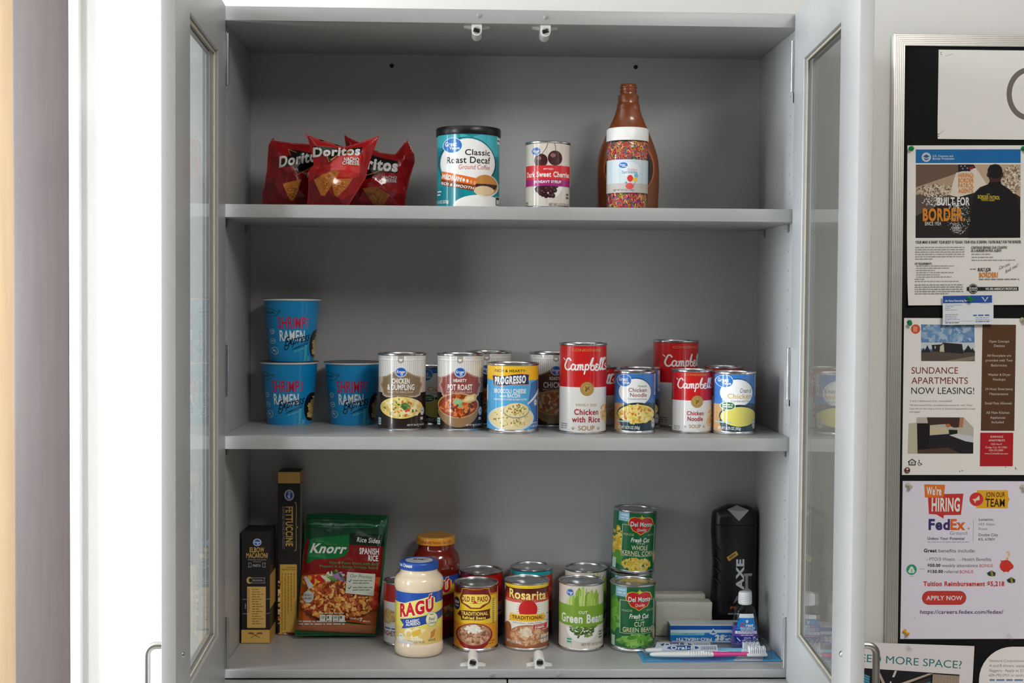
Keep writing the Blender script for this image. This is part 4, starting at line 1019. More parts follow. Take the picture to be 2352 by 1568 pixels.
carton('pasta_box', 'tall narrow black carton of fettuccine standing beside the green rice pouch', 'box', -0.4060, -0.3668, 0.2205, 0.2700, 0.2935, BLK, fettuccine, (382, 556, 100, 1418), rz=0.0, side=side_panels([(0.272, 0.2935, (180, 140, 70)), (0.0, 0.27, (150, 142, 138))]))

def rice(a):
    G = (14, 92, 48)
    a.poly([(600, 560), (1262, 590), (1240, 760), (590, 740)], (22, 78, 48))
    a.poly([(584, 735), (610, 690), (1245, 745), (1222, 1010), (560, 985)], (138, 20, 22)).poly([(960, 640), (1250, 655), (1245, 752), (960, 735)], (12, 44, 30))
    a.poly([(604, 895), (625, 700), (670, 680), (962, 655), (955, 790), (925, 830), (860, 850), (680, 855)], (10, 120, 62))
    a.taff('Knorr', (632, 800), (925, 808), (648, 728), WHT, .035, .15); a.text('SINCE 1838', 770, 856, 728, 738, (150, 150, 60))
    a.taff('Rice Sides', (1022, 712), (1212, 726), (1024, 674), WHT, .02, .15)
    a.text('SPANISH', 1046, 1206, 764, 812, WHT, .035, 0, -6).text('RICE', 1120, 1200, 824, 868, WHT, .035, 0, -4)
    gt = (70, 150, 80)
    a.text('Rice & Pasta Blend with Bell', 800, 1198, 872, 892, gt, .02, 0, -14).text('Peppers in a Sweet Tomato Sauce', 720, 1198, 900, 920, gt, .02, 0, -16)
    a.poly([(566, 990), (740, 975), (960, 985), (1220, 1005), (1190, 1400), (1000, 1370), (545, 1350)], (196, 96, 36))
    a.chunks(660, 1020, 90, 34, [(236, 190, 60), (216, 60, 40), (200, 40, 30)], 26, 26, 3, 1.5).chunks(850, 1010, 90, 30, [(110, 160, 70), (60, 110, 50), (180, 130, 190), (226, 226, 200)], 40, 20, 4, 3)
    rp = [(222, 140, 60), (200, 96, 40), (236, 168, 84), (170, 70, 30), (240, 186, 110), (130, 44, 22)]
    a.chunks(880, 1190, 330, 155, rp, 1500, 15, 5, 2.0); a.chunks(1182, 1130, 14, 110, [(200, 40, 30), (220, 70, 50)], 18, 30, 6, 1.2)
    a.poly([(590, 1000), (612, 992), (680, 1070), (640, 1100)], (206, 206, 204)); a.ell(636, 1160, 44, 50, (196, 198, 196)).text('PLANT', 606, 668, 1140, 1154, (80, 100, 84), .02).text('BASED', 606, 668, 1166, 1180, (80, 100, 84), .02)
    a.poly([(952, 958), (1185, 975), (1172, 1154), (940, 1130)], (214, 216, 204)); a.taff('Our Promise', (975, 1000), (1155, 1014), (978, 974), (70, 120, 70), .0, .2)
    for y in (1030, 1085): a.line([(964, y), (974, y + 9), (988, y - 12)], 5, (30, 100, 50)); a.words(1000, 1160, y, 10, (130, 150, 130), y).words(1000, 1140, y + 20, 10, (130, 150, 130), y + 1)
    a.poly([(545, 1340), (1195, 1395), (1190, 1465), (530, 1430)], (164, 96, 60)); a.words(735, 930, 1294, 14, (180, 200, 180), 4)
    for i in range(4): x = 735 + i * 53; a.rect(x, 1306 + i, x + 46, 1362 + i, (216, 218, 212)).text(('230', '1', '580', '1')[i], x + 8, x + 38 if i % 2 == 0 else x + 22, 1316, 1336, (60, 110, 70), .01); a.ell(x + 23, 1356, 16, 7, (40, 140, 70)) if i in (1, 2) else None
    a.words(560, 950, 1360, 14, (200, 196, 190), 8).words(560, 950, 1382, 14, (200, 196, 190), 9)
    a.text('COOKS IN', 980, 1060, 1326, 1338, WHT, .01, 0, -8).text('7', 1064, 1084, 1330, 1356, WHT, .03).text('MINUTES', 1090, 1150, 1350, 1362, WHT, .01, 0, -6)
    a.poly([(528, 1432), (1190, 1466), (1186, 1478), (528, 1478)], G)
    for y, c in ((515, (8, 60, 34)), (560, (30, 120, 66))): a.poly([(602, y), (1262, y + 12), (1261, y + 22), (601, y + 10)], c)
    a.line([(700, 585), (870, 596), (1160, 592)], 4, (60, 130, 90))
def pouch():
    k = 2.30 / 3000 / 3.565
    o = bag('rice_pouch', '', 0, 0, 0, [(592, 478), (900, 474), (1284, 492), (1262, 760), (1240, 1000), (1215, 1250), (1198, 1478), (860, 1482), (524, 1470), (545, 1200), (562, 950), (578, 700)], k, 890, 0.0125, 12, (14, 96, 50), rice, lean=0.16, mat='film')
    o.location = (-0.2935, 0.205, Z0 + 0.0035)
    tag(o, 'green and red pouch of Spanish rice leaning beside the pasta cartons', 'pouch')
pouch()

def jar(name, label, X, Y, prof, H, lidprof, mat, lidm, art, frame, R, v0, v1, base, lidart=None, k=1.0):
    t = thing(name, label, 'jar', (X, Y, S0))
    MB().lathe(prof, 72).build('glass_jar', mat, t)
    l = MB().lathe(lidprof, 72).build('screw_lid', lidm, t)
    fx, fy = can_frame(frame[0], frame[1], frame[2], frame[3], R, H)
    a = Art(fx, fy, cyl_place(R + .0003), 2 * PI * R / 72); a.R = R
    a.uv([(-PI * R, fy(v1)), (PI * R, fy(v1)), (PI * R, fy(v0)), (-PI * R, fy(v0))], base)
    a.lim = [(1, fy(v0), True), (1, fy(v1), False)]
    art(a); a.build('paper_label', M['print'], t)
    return t, fx, fy
def ragu_art(white):
    def art(a):
        around(a, 728, 845, (38, 84, 176)); around(a, 930, 1010, (66, 48, 120) if white else (30, 40, 110))
        a.poly([(40, 845), (740, 845), (740, 930), (650, 930), (640, 1012), (740, 1012), (740, 1290), (40, 1290)], (240, 222, 100) if white else (196, 40, 30))
        if not white: a.poly([(40, 845), (740, 845), (740, 1040), (40, 1040)], (232, 190, 50))
        a.poly([(175, 880), (300, 822), (470, 780), (530, 765), (570, 790), (575, 930), (400, 975), (190, 1020)], (248, 232, 120) if white else (240, 206, 60))
        if white:
            a.poly([(150, 1110), (620, 1110), (720, 1090), (720, 1292), (130, 1292)], (238, 206, 120))
            a.chunks(380, 1170, 120, 70, [(248, 232, 180), (240, 204, 110), (252, 244, 214)], 50, 42, 3, 1.3).poly([(325, 1150), (420, 1115), (425, 1190), (330, 1210)], (236, 190, 70)).poly([(400, 1180), (520, 1120), (582, 1100), (582, 1150), (555, 1215), (440, 1260)], (240, 206, 128)).poly([(530, 1160), (580, 1130), (565, 1215), (520, 1240)], (206, 140, 60)).poly([(575, 1160), (650, 1120), (650, 1230), (560, 1280)], (238, 190, 90)).chunks(300, 1250, 140, 34, [(248, 236, 200), (240, 220, 160)], 30, 26, 5, 1.6)
        a.poly([(190, 1030), (480, 972), (650, 925), (648, 1010), (480, 1066), (208, 1132), (232, 1084)], (36, 74, 160) if white else (150, 20, 26))
        for b, c, o in ((.085, (250, 250, 250), 0), (.05, (206, 22, 40), 0)):
            a.taff('RAGÚ', (192, 1000), (556, 920), (190, 868), c, b)
        a.taff('CLASSIC' if white else 'OLD WORLD', (256, 1060), (402, 1036), (256, 1032), WHT, .04); a.taff('ALFREDO' if white else 'STYLE', (256, 1094), (414, 1070), (256, 1066), WHT, .04)
        if white:
            a.ell(536, 1022, 64, 80, (70, 130, 90)).ell(536, 1022, 60, 76, (244, 240, 196)); a.words(515, 555, 970, 10, (60, 70, 110), 2).text('Real', 505, 566, 1000, 1034, (40, 60, 130), .01, .2).text('Cheese', 496, 580, 1044, 1074, (40, 60, 130), .005, .2)
            a.text('SAUCE', 500, 576, 1238, 1260, (80, 70, 60), .02).text('NET WT 16 OZ (1 LB) 453g', 276, 462, 1250, 1272, (90, 90, 90), .01); a.ell(240, 1285, 110, 30, (226, 226, 224)).rect(182, 1188, 222, 1262, WHT).text('90', 190, 214, 1200, 1220, (90, 90, 90))
        else:
            a.chunks(560, 1170, 120, 60, [(206, 60, 30), (226, 190, 140), (110, 130, 60)], 40, 30, 4, 1.3)
    return art
def jars():
    s = 0.0420 / 272
    z = lambda y: (1443 - y) * s
    prof = [(0, 0.001), (215 * s, 0.0015), (240 * s, 0), (252 * s, z(1436)), (266 * s, z(1415)), (272 * s, z(1380)), (272 * s, z(1330)), (266 * s, z(1305)), (261 * s, z(1295)), (261 * s, z(735)), (262 * s, z(722)), (269 * s, z(708)), (272 * s, z(680)), (272 * s, z(630)), (264 * s, z(600)), (245 * s, z(575)), (222 * s, z(555)), (208 * s, z(535)), (205 * s, z(515)), (205 * s, z(490))]
    H = z(420)
    lid = [(205 * s, z(500)), (216 * s, z(498)), (217 * s, z(490)), (215 * s, z(440)), (212 * s, z(425)), (202 * s, z(416)), (172 * s, z(414)), (168 * s, z(418)), (0, z(418))]
    t, fx, fy = jar('sauce_jar', 'jar of creamy white alfredo sauce with blue lid, front row', -0.1487, 0.1048, prof, H, lid, M['sauceW'], M['lidblue'], ragu_art(True), (388, 261, 420, 1443), 261 * s, 728, 1290, (38, 84, 176))
    b = MB(); b.lathe([(150 * s, 0), (150 * s, .0003), (0, .0003)], 48, off=(0, 0, z(418)), col=(214, 220, 228)); 
    a = Art(lambda x: x, lambda y: y, lambda u, v, k: ((u, v, z(418) + .0005 + k), (0, 0, 1)), 9)
    a.taff('Ragu', (-0.010, 0.0), (0.014, 0.004), (-0.011, 0.012), (40, 50, 90), .02, .2)
    b.add(a.mb.v, a.mb.f, 0); b.c[-len(a.mb.f):] = a.mb.c
    b.build('lid_print', M['print'], t)
    fx2, fy2 = can_frame(388, 215, 414, 1443, 216 * s, z(414))
    a = Art(fx2, fy2, cyl_place(216.5 * s), .003); a.text('Real Cheese', 180, 318, 428, 462, WHT, .03, .15); a.build('lid_lettering', M['print'], t)
    # the larger red jar behind
    s = 0.0440 / 272; k = 1
    z = lambda y: (1260 - y) * 0.000157
    prof = [(0, 0.001), (.034, .0012), (.037, 0), (.0405, .004), (.0438, .012), (.0440, .02), (.0432, .03), (.0425, .032), (.0425, .112), (.0430, .114), (.0440, .12), (.0440, .132), (.0425, .142), (.0385, .15), (.0350, .154), (.0335, .158), (.0335, .166)]
    lid = [(.0335, .1645), (.0350, .1648), (.0353, .166), (.0351, .1752), (.0346, .1772), (.033, .1785), (.029, .1788), (.028, .1783), (0, .1783)]
    t, fx, fy = jar('sauce_jar', 'larger jar of red pasta sauce with golden lid, back row', -0.1240, 0.2320, prof, .1788, lid, M['sauceR'], M['lidgold'], ragu_art(False), (388, 261, 247, 1535), .0425, 728, 1290, (38, 84, 176))
    a = Art(lambda x: (x - 565) / 206 * .0352, lambda y: .1665 + (190 - y) * .00017, cyl_place(.0354), .003)
    a.text('Crafted with Passion - Est 1937', 380, 752, 150, 178, (196, 80, 30), .03); a.build('lid_lettering', M['print'], t)
jars()

def oep(a):
    around(a, 655, 1330, (244, 204, 44)); around(a, 655, 745, (120, 30, 30))
    for i in range(26): a.rect(765 + i * 19, 655, 772 + i * 19, 742, (150, 50, 44)); a.k -= UP
    a.up()
    for y in (672, 695, 718): around(a, y, y + 5, (92, 22, 24))
    a.poly([(752, 745), (800, 752), (840, 735), (1180, 735), (1215, 752), (1262, 745), (1262, 760), (752, 760)], (206, 120, 30))
    around(a, 1060, 1330, (236, 160, 40))
    em = [(850, 745), (862, 690), (905, 680), (960, 692), (1050, 692), (1105, 680), (1150, 690), (1160, 745), (1176, 790), (1160, 842), (1120, 862), (1060, 896), (950, 896), (890, 862), (850, 842), (834, 790)]
    a.poly([(1005 + (x - 1005) * 1.04, 788 + (y - 788) * 1.05) for x, y in em], (236, 190, 40)).poly([(1005 + (x - 1005) * 1.01, 788 + (y - 788) * 1.01) for x, y in em], (110, 26, 26)).poly(em, (120, 30, 30))
    e2 = [(848, 790), (870, 752), (920, 742), (1090, 742), (1140, 752), (1164, 790), (1146, 838), (1090, 856), (1050, 886), (960, 886), (915, 856), (866, 838)]
    a.poly(e2, (246, 222, 96)).line(e2, 4, (190, 120, 30), True)
    R_ = (150, 34, 36)
    a.text('OLD EL PASO', 852, 1140, 768, 820, R_, .03); a.poly([(962, 840), (980, 832), (992, 822), (1012, 822), (1022, 832), (1042, 840)], (196, 60, 40)).line([(940, 838), (1068, 838)], 3, R_)
    a.ell(800, 858, 34, 70, (26, 36, 90)).text('NEW', 778, 824, 830, 860, WHT, .04).words(782, 820, 885, 18, (200, 210, 230), 2)
    a.poly([(830, 930), (900, 918), (1000, 922), (1168, 908), (1162, 950), (1170, 1010), (1080, 1022), (960, 1018), (850, 1030), (840, 990), (806, 975)], (96, 26, 28))
    a.text('TRADITIONAL', 848, 1142, 934, 970, (246, 224, 90), .035).text('Refried Beans', 862, 1118, 982, 1012, (246, 224, 90), .035)
    a.ell(992, 1190, 202, 134, (130, 22, 24)).poly([(800, 1200), (1186, 1200), (1140, 1300), (1080, 1338), (900, 1338), (840, 1300)], (150, 26, 28)).ell(992, 1182, 186, 118, (186, 130, 96))
    a.chunks(992, 1182, 178, 112, [(206, 160, 128), (170, 112, 80), (224, 184, 156), (150, 96, 66), (196, 146, 116)], 220, 18, 3, 1.2).chunks(985, 1120, 100, 44, [(244, 236, 224), (250, 246, 240)], 60, 15, 4, 1.6)
    for y in range(805, 1090, 22): a.words(1190, 1214, y, 14, (96, 130, 40), y); 
    a.rect(1244, 690, 1256, 1320, (250, 246, 230)); a.words(1150, 1215, 1262, 12, (120, 90, 30), 3).words(1150, 1210, 1290, 12, (120, 90, 30), 4)
BG = 'bean and vegetable cans on the bottom shelf'
def bcan(label, X, Y, R, H, frame, v0, v1, base, art, rot=0.0, z=S0, tilt=None):
    return make_can('food_can', label, 'can', X, Y, R, H, z, frame, v0, v1, base, art, rot=rot, group=BG, tilt=tilt)
bcan('yellow can of refried beans with a maroon woven top band', -0.0514, 0.1428, 0.0395, 0.1141, (1008, 245, 646, 1368), 0.05, 0.985, (244, 204, 44), oep)
def rosarita(a):
    W_ = (242, 238, 230)
    around(a, 600, 678, (250, 214, 40)); around(a, 676, 745, (92, 22, 18)); around(a, 740, 800, (176, 30, 34)); around(a, 796, 832, (214, 90, 80)); around(a, 830, 1135, W_); around(a, 1135, 1330, (150, 90, 56))
    for i in range(24): a.poly([(1320 + i * 21, 664), (1330 + i * 21, 658), (1340 + i * 21, 664), (1330 + i * 21, 670)], (200, 150, 30)); a.k -= UP
    a.up()
    a.text('Rosarita', 1360, 1764, 690, 785, (70, 20, 16), .06, 0, -24).text('Rosarita', 1362, 1762, 690, 783, (252, 226, 130), .03, 0, -24)
    for i in range(28): t = 2 * PI * i / 28; a.line([(1565 + 108 * math.cos(t), 905 + 108 * math.sin(t)), (1565 + 128 * math.cos(t), 905 + 128 * math.sin(t))], 6, (196, 150, 130)); a.k -= UP
    a.up(); a.ell(1565, 905, 104, 104, (204, 34, 36))
    a.poly([(1360, 985), (1384, 985), (1384, 1050), (1356, 1040), (1368, 1015)], (214, 150, 30)).poly([(1762, 985), (1738, 985), (1738, 1050), (1766, 1040), (1754, 1015)], (214, 150, 30))
    a.rect(1370, 955, 1752, 1034, (244, 190, 46)).rect(1376, 960, 1746, 966, (250, 220, 110)).text('TRADITIONAL', 1392, 1730, 975, 1012, (76, 36, 16), .025)
    a.rect(1362, 1036, 1760, 1066, W_).text('Refried Beans - Frijoles Refritos', 1404, 1716, 1042, 1060, (110, 100, 96))
    a.ell(1350, 1115, 34, 60, (150, 90, 50)).ell(1560, 1195, 202, 124, (170, 100, 60)).ell(1560, 1190, 188, 108, (206, 148, 106))
    a.chunks(1560, 1190, 178, 100, [(220, 170, 130), (196, 136, 96), (226, 182, 146), (180, 120, 82)], 170, 18, 3, 2).chunks(1545, 1150, 80, 50, [(240, 224, 200), (230, 206, 176)], 50, 12, 4, 2.5)
    a.poly([(1626, 1070), (1782, 1066), (1774, 1132), (1622, 1112)], (206, 30, 44)).text('FIBER', 1642, 1748, 1092, 1112, WHT, .035).words(1640, 1750, 1080, 8, (240, 200, 200), 3)
    a.text('NET WT 16 OZ (1 LB) 453g', 1340, 1490, 1250, 1276, WHT, .02)
    for i in range(3): a.rect(1708 + i * 32, 1186, 1736 + i * 32, 1278, (220, 206, 196)).words(1712 + i * 32, 1734 + i * 32, 1230, 18, (140, 110, 96), i + 3)
    a.rect(1312, 660, 1324, 720, W_); a.words(1775, 1790, 970, 16, (120, 110, 110), 3).words(1772, 1790, 1045, 14, (120, 110, 110), 5)
bcan('can of traditional refried beans with yellow rim band and red disc', 0.0379, 0.1490, 0.0397, 0.1170, (1560, 245, 618, 1354), 0.03, 0.985, (242, 238, 230), rosarita)
def kbeans(full):
    def art(a):
        plank_label(a, 764, 1300, 8)
        if not full: a.poly([(380, 764), (640, 764), (640, 1300), (380, 1300)], (150, 180, 186)); 
        G = [(176, 206, 90), (150, 190, 70), (200, 222, 130), (128, 170, 56)]
        for i, (x, y, w, h) in enumerate(((180, 890, 26, 60), (225, 860, 30, 95), (258, 850, 30, 110), (300, 880, 24, 80), (330, 870, 40, 85), (372, 880, 28, 90), (155, 900, 18, 50), (210, 900, 24, 60), (345, 905, 30, 50))):
            a.poly([(x - w, 960), (x - w * .8, y - h * .3), (x + w * .25, y - h * .8), (x + w * .8, y - h * .2), (x + w, 960)], G[i % 4]).line([(x, 958), (x + w * .25, y - h * .7)], 3, (110, 150, 50))
        a.curve([(235, 800), (245, 830), (240, 860)], 5, (120, 150, 60)).curve([(292, 800), (288, 840), (292, 870)], 5, (120, 150, 60)).curve([(402, 840), (385, 880), (370, 900)], 5, (120, 160, 60))
        logo_round(a, 160, 835, 31, 33)
        a.ell(266, 1122, 134, 118, (248, 247, 244), 180, 360)
        r = random.Random(5)
        for i in range(70):
            x = 266 + r.uniform(-110, 110); y = 1118 + r.uniform(-6, 92); t = r.uniform(0, PI)
            if ((x - 266) / 112) ** 2 + ((y - 1105) / 96) ** 2 < .95: a.line([(x - 16 * math.cos(t), y - 10 * math.sin(t)), (x + 16 * math.cos(t), y + 10 * math.sin(t))], 14, r.choice([(84, 116, 44), (104, 138, 56), (64, 92, 34), (124, 156, 70)])); a.k -= UP * .8
        a.up()
        a.poly([(60, 928), (160, 938), (264, 942), (380, 940), (470, 932), (470, 1098), (380, 1108), (264, 1112), (160, 1106), (60, 1094)], (128, 172, 52))
        a.text('CUT', 228, 302, 982, 1004, WHT, .02).text('Green Beans', 98, 434, 1012, 1080, WHT, .03, .0, 0)
        a.text('NET WT 14.5 OZ (411g)', 254, 430, 1246, 1266, (96, 88, 84)); a.rect(135, 1205, 176, 1256, (186, 222, 204)).words(138, 172, 1220, 16, (60, 150, 110), 2).words(138, 172, 1242, 16, (60, 150, 110), 3)
        for y in (1165, 1188, 1212): a.words(400, 428, y, 18, (120, 112, 106), y)
    return art
PL = (232, 222, 212)
bcan('white wood-grain can of cut green beans with a lime green band', 0.1330, 0.1462, 0.0403, 0.1168, (264, 187, 759, 1314), 0.03, 0.985, PL, kbeans(True))
bcan('white wood-grain can in the back row behind the lime banded can', 0.1478, 0.2265, 0.0391, 0.1227, (264, 187, 759, 1314), 0.03, 0.985, PL, kbeans(False), rot=0.5)
DF = (690, 187, 768, 1321); DG = (16, 108, 60)
bcan('green can of cut green beans with red shield, in the front row', 0.2229, 0.1400, 0.0401, 0.1159, DF, 0.065, 0.985, DG, delmonte('CUT', 'GREEN BEANS', 'beans'))
bcan('green can in the back row carrying the corn can on top', 0.2301, 0.2235, 0.0395, 0.1172, DF, 0.05, 0.985, DG, delmonte('CUT', 'GREEN BEANS', 'beans'))
bcan('green can of whole kernel corn, tilted, stacked on another green can', 0.2318, 0.2235, 0.0400, 0.1125, DF, 0.045, 0.975, DG, delmonte('WHOLE', 'KERNEL CORN', 'corn'), z=Z0 + 0.1185, tilt=(0.0, 0.045))
def redcan(a):
    around(a, 640, 1000, (196, 26, 28)); around(a, 1000, 1120, (206, 200, 190)); around(a, 1120, 1340, (120, 40, 30)); a.poly([(1200, 980), (1262, 960), (1262, 1010), (1200, 1000)], (240, 196, 50)); around(a, 992, 1004, (240, 196, 50)); a.words(1190, 1240, 1080, 20, (80, 80, 70), 2)
bcan('can with red label peeking out behind the yellow refried beans can', -0.0411, 0.2258, 0.0393, 0.1178, (1008, 245, 646, 1368), 0.04, 0.985, (196, 26, 28), redcan)
def tealcan(a):
    around(a, 600, 690, (24, 170, 186)); around(a, 640, 650, (10, 120, 140)); around(a, 690, 1080, (206, 62, 36)); around(a, 1080, 1340, (60, 30, 24)); a.chunks(1780, 900, 60, 150, [(190, 40, 30), (226, 90, 50)], 30, 40, 3, 1.4)
bcan('can with teal top band peeking out behind the can with the red disc', 0.0496, 0.2345, 0.0393, 0.1230, (1560, 245, 618, 1354), 0.04, 0.985, (24, 170, 186), tealcan)
def spaghetti(a):
    c = 352
    around(a, 100, 420, (186, 40, 36)); a.text('SPAGHETTI', c - 150, c + 150, 860, 930, (120, 40, 44), .03); a.words(c - 100, c + 100, 825, 26, (40, 90, 170), 2); a.ell(c - 30, 640, 170, 120, (226, 222, 214)).chunks(c - 30, 640, 150, 100, [(236, 206, 130), (226, 150, 80), (210, 190, 120)], 70, 30, 4, 1.3)
make_can('food_can', 'can with red top half hidden between rice pouch and white sauce jar', 'can', -0.1805, 0.1740, 0.0338, 0.1104, S0, CF, 0.03, 0.985, RW, spaghetti, rot=-0.75, group=BG)

# soap bars, toothpaste, mouthwash, body wash, toothbrushes
def soap(X0, X1, Y0, Y1, H, label, seed):
    bm = bmesh.new(); bmesh.ops.create_cube(bm, size=1)
    for v in bm.verts: v.co = Vector((v.co.x * (X1 - X0), v.co.y * (Y1 - Y0), (v.co.z + .5) * H))
    bmesh.ops.bevel(bm, geom=list(bm.edges), offset=0.003, segments=2, profile=0.5, affect='EDGES')
    bmesh.ops.subdivide_edges(bm, edges=list(bm.edges), cuts=5, use_grid_fill=True)
    for v in bm.verts:
        if v.co.z > .001: v.co += v.normal * 0.0011 * noise.noise(v.co * 60 + Vector((seed, 0, 0)))
    # folded wrapper flaps on the ends
    o = MB().bm(bm)
    for q in (-1, 1):
        x = q * (X1 - X0) / 2
        o.loft([[(x, -(Y1 - Y0) * .42, .006), (x, (Y1 - Y0) * .42, .006), (x + q * .0008, (Y1 - Y0) * .2, H * .55), (x + q * .0008, -(Y1 - Y0) * .2, H * .55)],
                [(x + q * .001, -(Y1 - Y0) * .40, .007), (x + q * .001, (Y1 - Y0) * .40, .007), (x + q * .0014, (Y1 - Y0) * .18, H * .52), (x + q * .0014, -(Y1 - Y0) * .18, H * .52)]])
    ob = o.build('wrapped_block', M['soap']); ob.location = ((X0 + X1) / 2, (Y0 + Y1) / 2, S0)
    return tag(ob, label, 'wrapped block', 'plain cream blocks behind the toothpaste')
soap(0.2725, 0.3755, 0.2080, 0.2395, 0.0625, 'cream paper-wrapped block in front, its face toward the toothpaste carton', 1)
soap(0.2690, 0.3690, 0.2425, 0.2735, 0.0690, 'cream paper-wrapped block at the back, showing above the front block', 4)
def crest(a):
    Bl = (24, 124, 206)
    a.rect(1004, 1096, 1600, 1126, (236, 240, 246)).rect(1004, 1104, 1600, 1138, (26, 92, 178)).rect(1004, 1138, 1600, 1162, (222, 234, 244)).rect(1004, 1162, 1600, 1250, Bl).rect(1004, 1162, 1220, 1182, (140, 206, 216))
    a.poly([(1250, 1170), (1275, 1126), (1300, 1170), (1275, 1180)], (226, 238, 248)).poly([(1262, 1164), (1275, 1140), (1290, 1164)], (60, 130, 200))
    def up(t, x0, x1, y0, y1, c, b, sh=0): a.taff(t, (x1, y0), (x0, y0), (x1, y1), c, b, sh)
    up('Crest', 1290, 1470, 1182, 1240, WHT, .05, .15); up('PRO-HEALTH', 1042, 1266, 1204, 1226, WHT, .03); up('CLEAN MINT', 1070, 1170, 1168, 1177, (60, 140, 170), .01)
    a.poly([(1004, 1230), (1172, 1230), (1160, 1250), (1004, 1250)], (206, 40, 44)); up('SMOOTH FORMULA', 1034, 1150, 1236, 1245, WHT, .01)
    a.ring(1490, 1215, 50, 26, 9, (206, 40, 44), 60, 250); a.words(1284, 1480, 1188, 8, (200, 224, 240), 4); a.words(1440, 1500, 1132, 8, (190, 210, 235), 5)
carton('toothpaste_carton', 'blue and white toothpaste carton lying upside down behind the toothbrushes', 'box', 0.2925, 0.4440, 0.1600, 0.1975, 0.0325, (226, 230, 238), crest, (1004, 1545, 1100, 1250), side=side_panels([(0.002, 0.03, (30, 110, 190))]))

def mouthwash():
    t = thing('mouthwash_bottle', 'small clear bottle of purple mouthwash with white cap', 'bottle', (0.4195, 0.1380, S0))
    k = 2.255 / 3000 / 3.581; zb = 1292; n = 48
    def sup(a, b, z, e=3.2):
        r = []
        for i in range(n):
            q = 2 * PI * i / n; c, s = math.cos(q), math.sin(q); r.append((a * abs(c) ** (2 / e) * (1 if c >= 0 else -1), b * abs(s) ** (2 / e) * (1 if s >= 0 else -1), z))
        return r
    P = [(104, 1292, 14.5), (113, 1286, 15.5), (116, 1262, 16), (112, 1200, 15.5), (96, 1060, 14.5), (84, 985, 13.5), (76, 962, 12.5), (58, 945, 11.5), (50, 935, 11), (48, 925, 11)]
    rows = [sup(w * k, d * .001, (zb - y) * k, 3.2 if y > 950 else 2.2) for w, y, d in P]
    MB().loft(rows).build('clear_bottle', M['clear'], t)
    PL_ = [(100, 1289, 13.5), (109, 1284, 14.5), (112, 1262, 15), (108, 1200, 14.5), (98, 1105, 13.7)]
    MB().loft([sup(w * k, d * .001, (zb - y) * k + .0008) for w, y, d in PL_]).build('mouthwash', M['purple'], t)
    cp = MB(); pr = [(0.0, 930), (50, 932), (56, 926), (57, 915), (56, 860), (55, 845), (50, 832), (40, 827), (0, 826)]
    cp.lathe([(r * k, (zb - y) * k) for r, y in pr], 48).build('screw_cap', M['plwhite'], t)
    fx = lambda x: (x - 1607) * k; fy = lambda y: (zb - y) * k
    def place(u, v, kk):
        y = zb - v / k
        for (w0, y0, d0), (w1, y1, d1) in zip(P[:-1], P[1:]):
            if y1 <= y <= y0: f = (y0 - y) / max(1e-6, y0 - y1); w = w0 + (w1 - w0) * f; d = d0 + (d1 - d0) * f; break
        else: w, d = P[0][0], P[0][2]
        q = min(.999, abs(u) / (w * k)); yy = d * .001 * (1 - q ** 3.2) ** (1 / 3.2)
        return (u, -yy - .0003 - kk, v), (u / (w * k) * .35, -1, .1)
    a = Art(fx, fy, place, .0025, .004)
    lab = [(1550, 1000), (1664, 1000), (1676, 1060), (1702, 1200), (1700, 1235), (1688, 1285), (1590, 1285), (1520, 1235), (1506, 1200), (1535, 1060)]
    a.poly(lab, (22, 50, 140)).poly([(1550, 1000), (1664, 1000), (1672, 1036), (1543, 1036)], (232, 236, 242)).poly([(1542, 1034), (1672, 1034), (1688, 1132), (1522, 1132)], (30, 130, 206))
    a.poly([(1600, 1052), (1622, 1052), (1618, 1072), (1611, 1078), (1604, 1072)], (220, 236, 246)).text('rest', 1600, 1662, 1080, 1106, WHT, .03, .2); a.ring(1578, 1094, 20, 13, 7, (216, 60, 60), 60, 300)
    a.text('PRO-HEALTH', 1556, 1676, 1112, 1124, WHT, .03).text('ADVANCED', 1556, 1672, 1128, 1138, WHT, .03)
    a.poly([(1519, 1142), (1692, 1142), (1698, 1166), (1513, 1166)], (232, 236, 244)).poly([(1512, 1168), (1698, 1168), (1701, 1186), (1508, 1186)], (110, 60, 160))
    a.words(1530, 1690, 1150, 7, (110, 120, 170), 3).words(1530, 1690, 1160, 7, (110, 120, 170), 4); a.words(1560, 1670, 1178, 8, (220, 210, 240), 5)
    for i in range(4): a.words(1586, 1642, 1196 + i * 9, 6, (200, 210, 240), i)
    a.rect(1662, 1190, 1682, 1216, (226, 230, 240)).rect(1667, 1196, 1677, 1210, (90, 100, 150)); a.line([(1530, 1200), (1556, 1226)], 8, (226, 230, 240)); a.words(1585, 1635, 1248, 12, WHT, 6)
    a.build('front_label', M['print'], t)
    b = Art(lambda x: (x - 1611) * k, fy, cyl_place(56.6 * k), .002)
    for i in range(5): b.line([(1560, 850 + i * 18), (1600, 846 + i * 17), (1640, 836 + i * 18), (1665, 828 + i * 18)], 3, (170, 176, 210))
    b.build('cap_print', M['print'], t)
mouthwash()

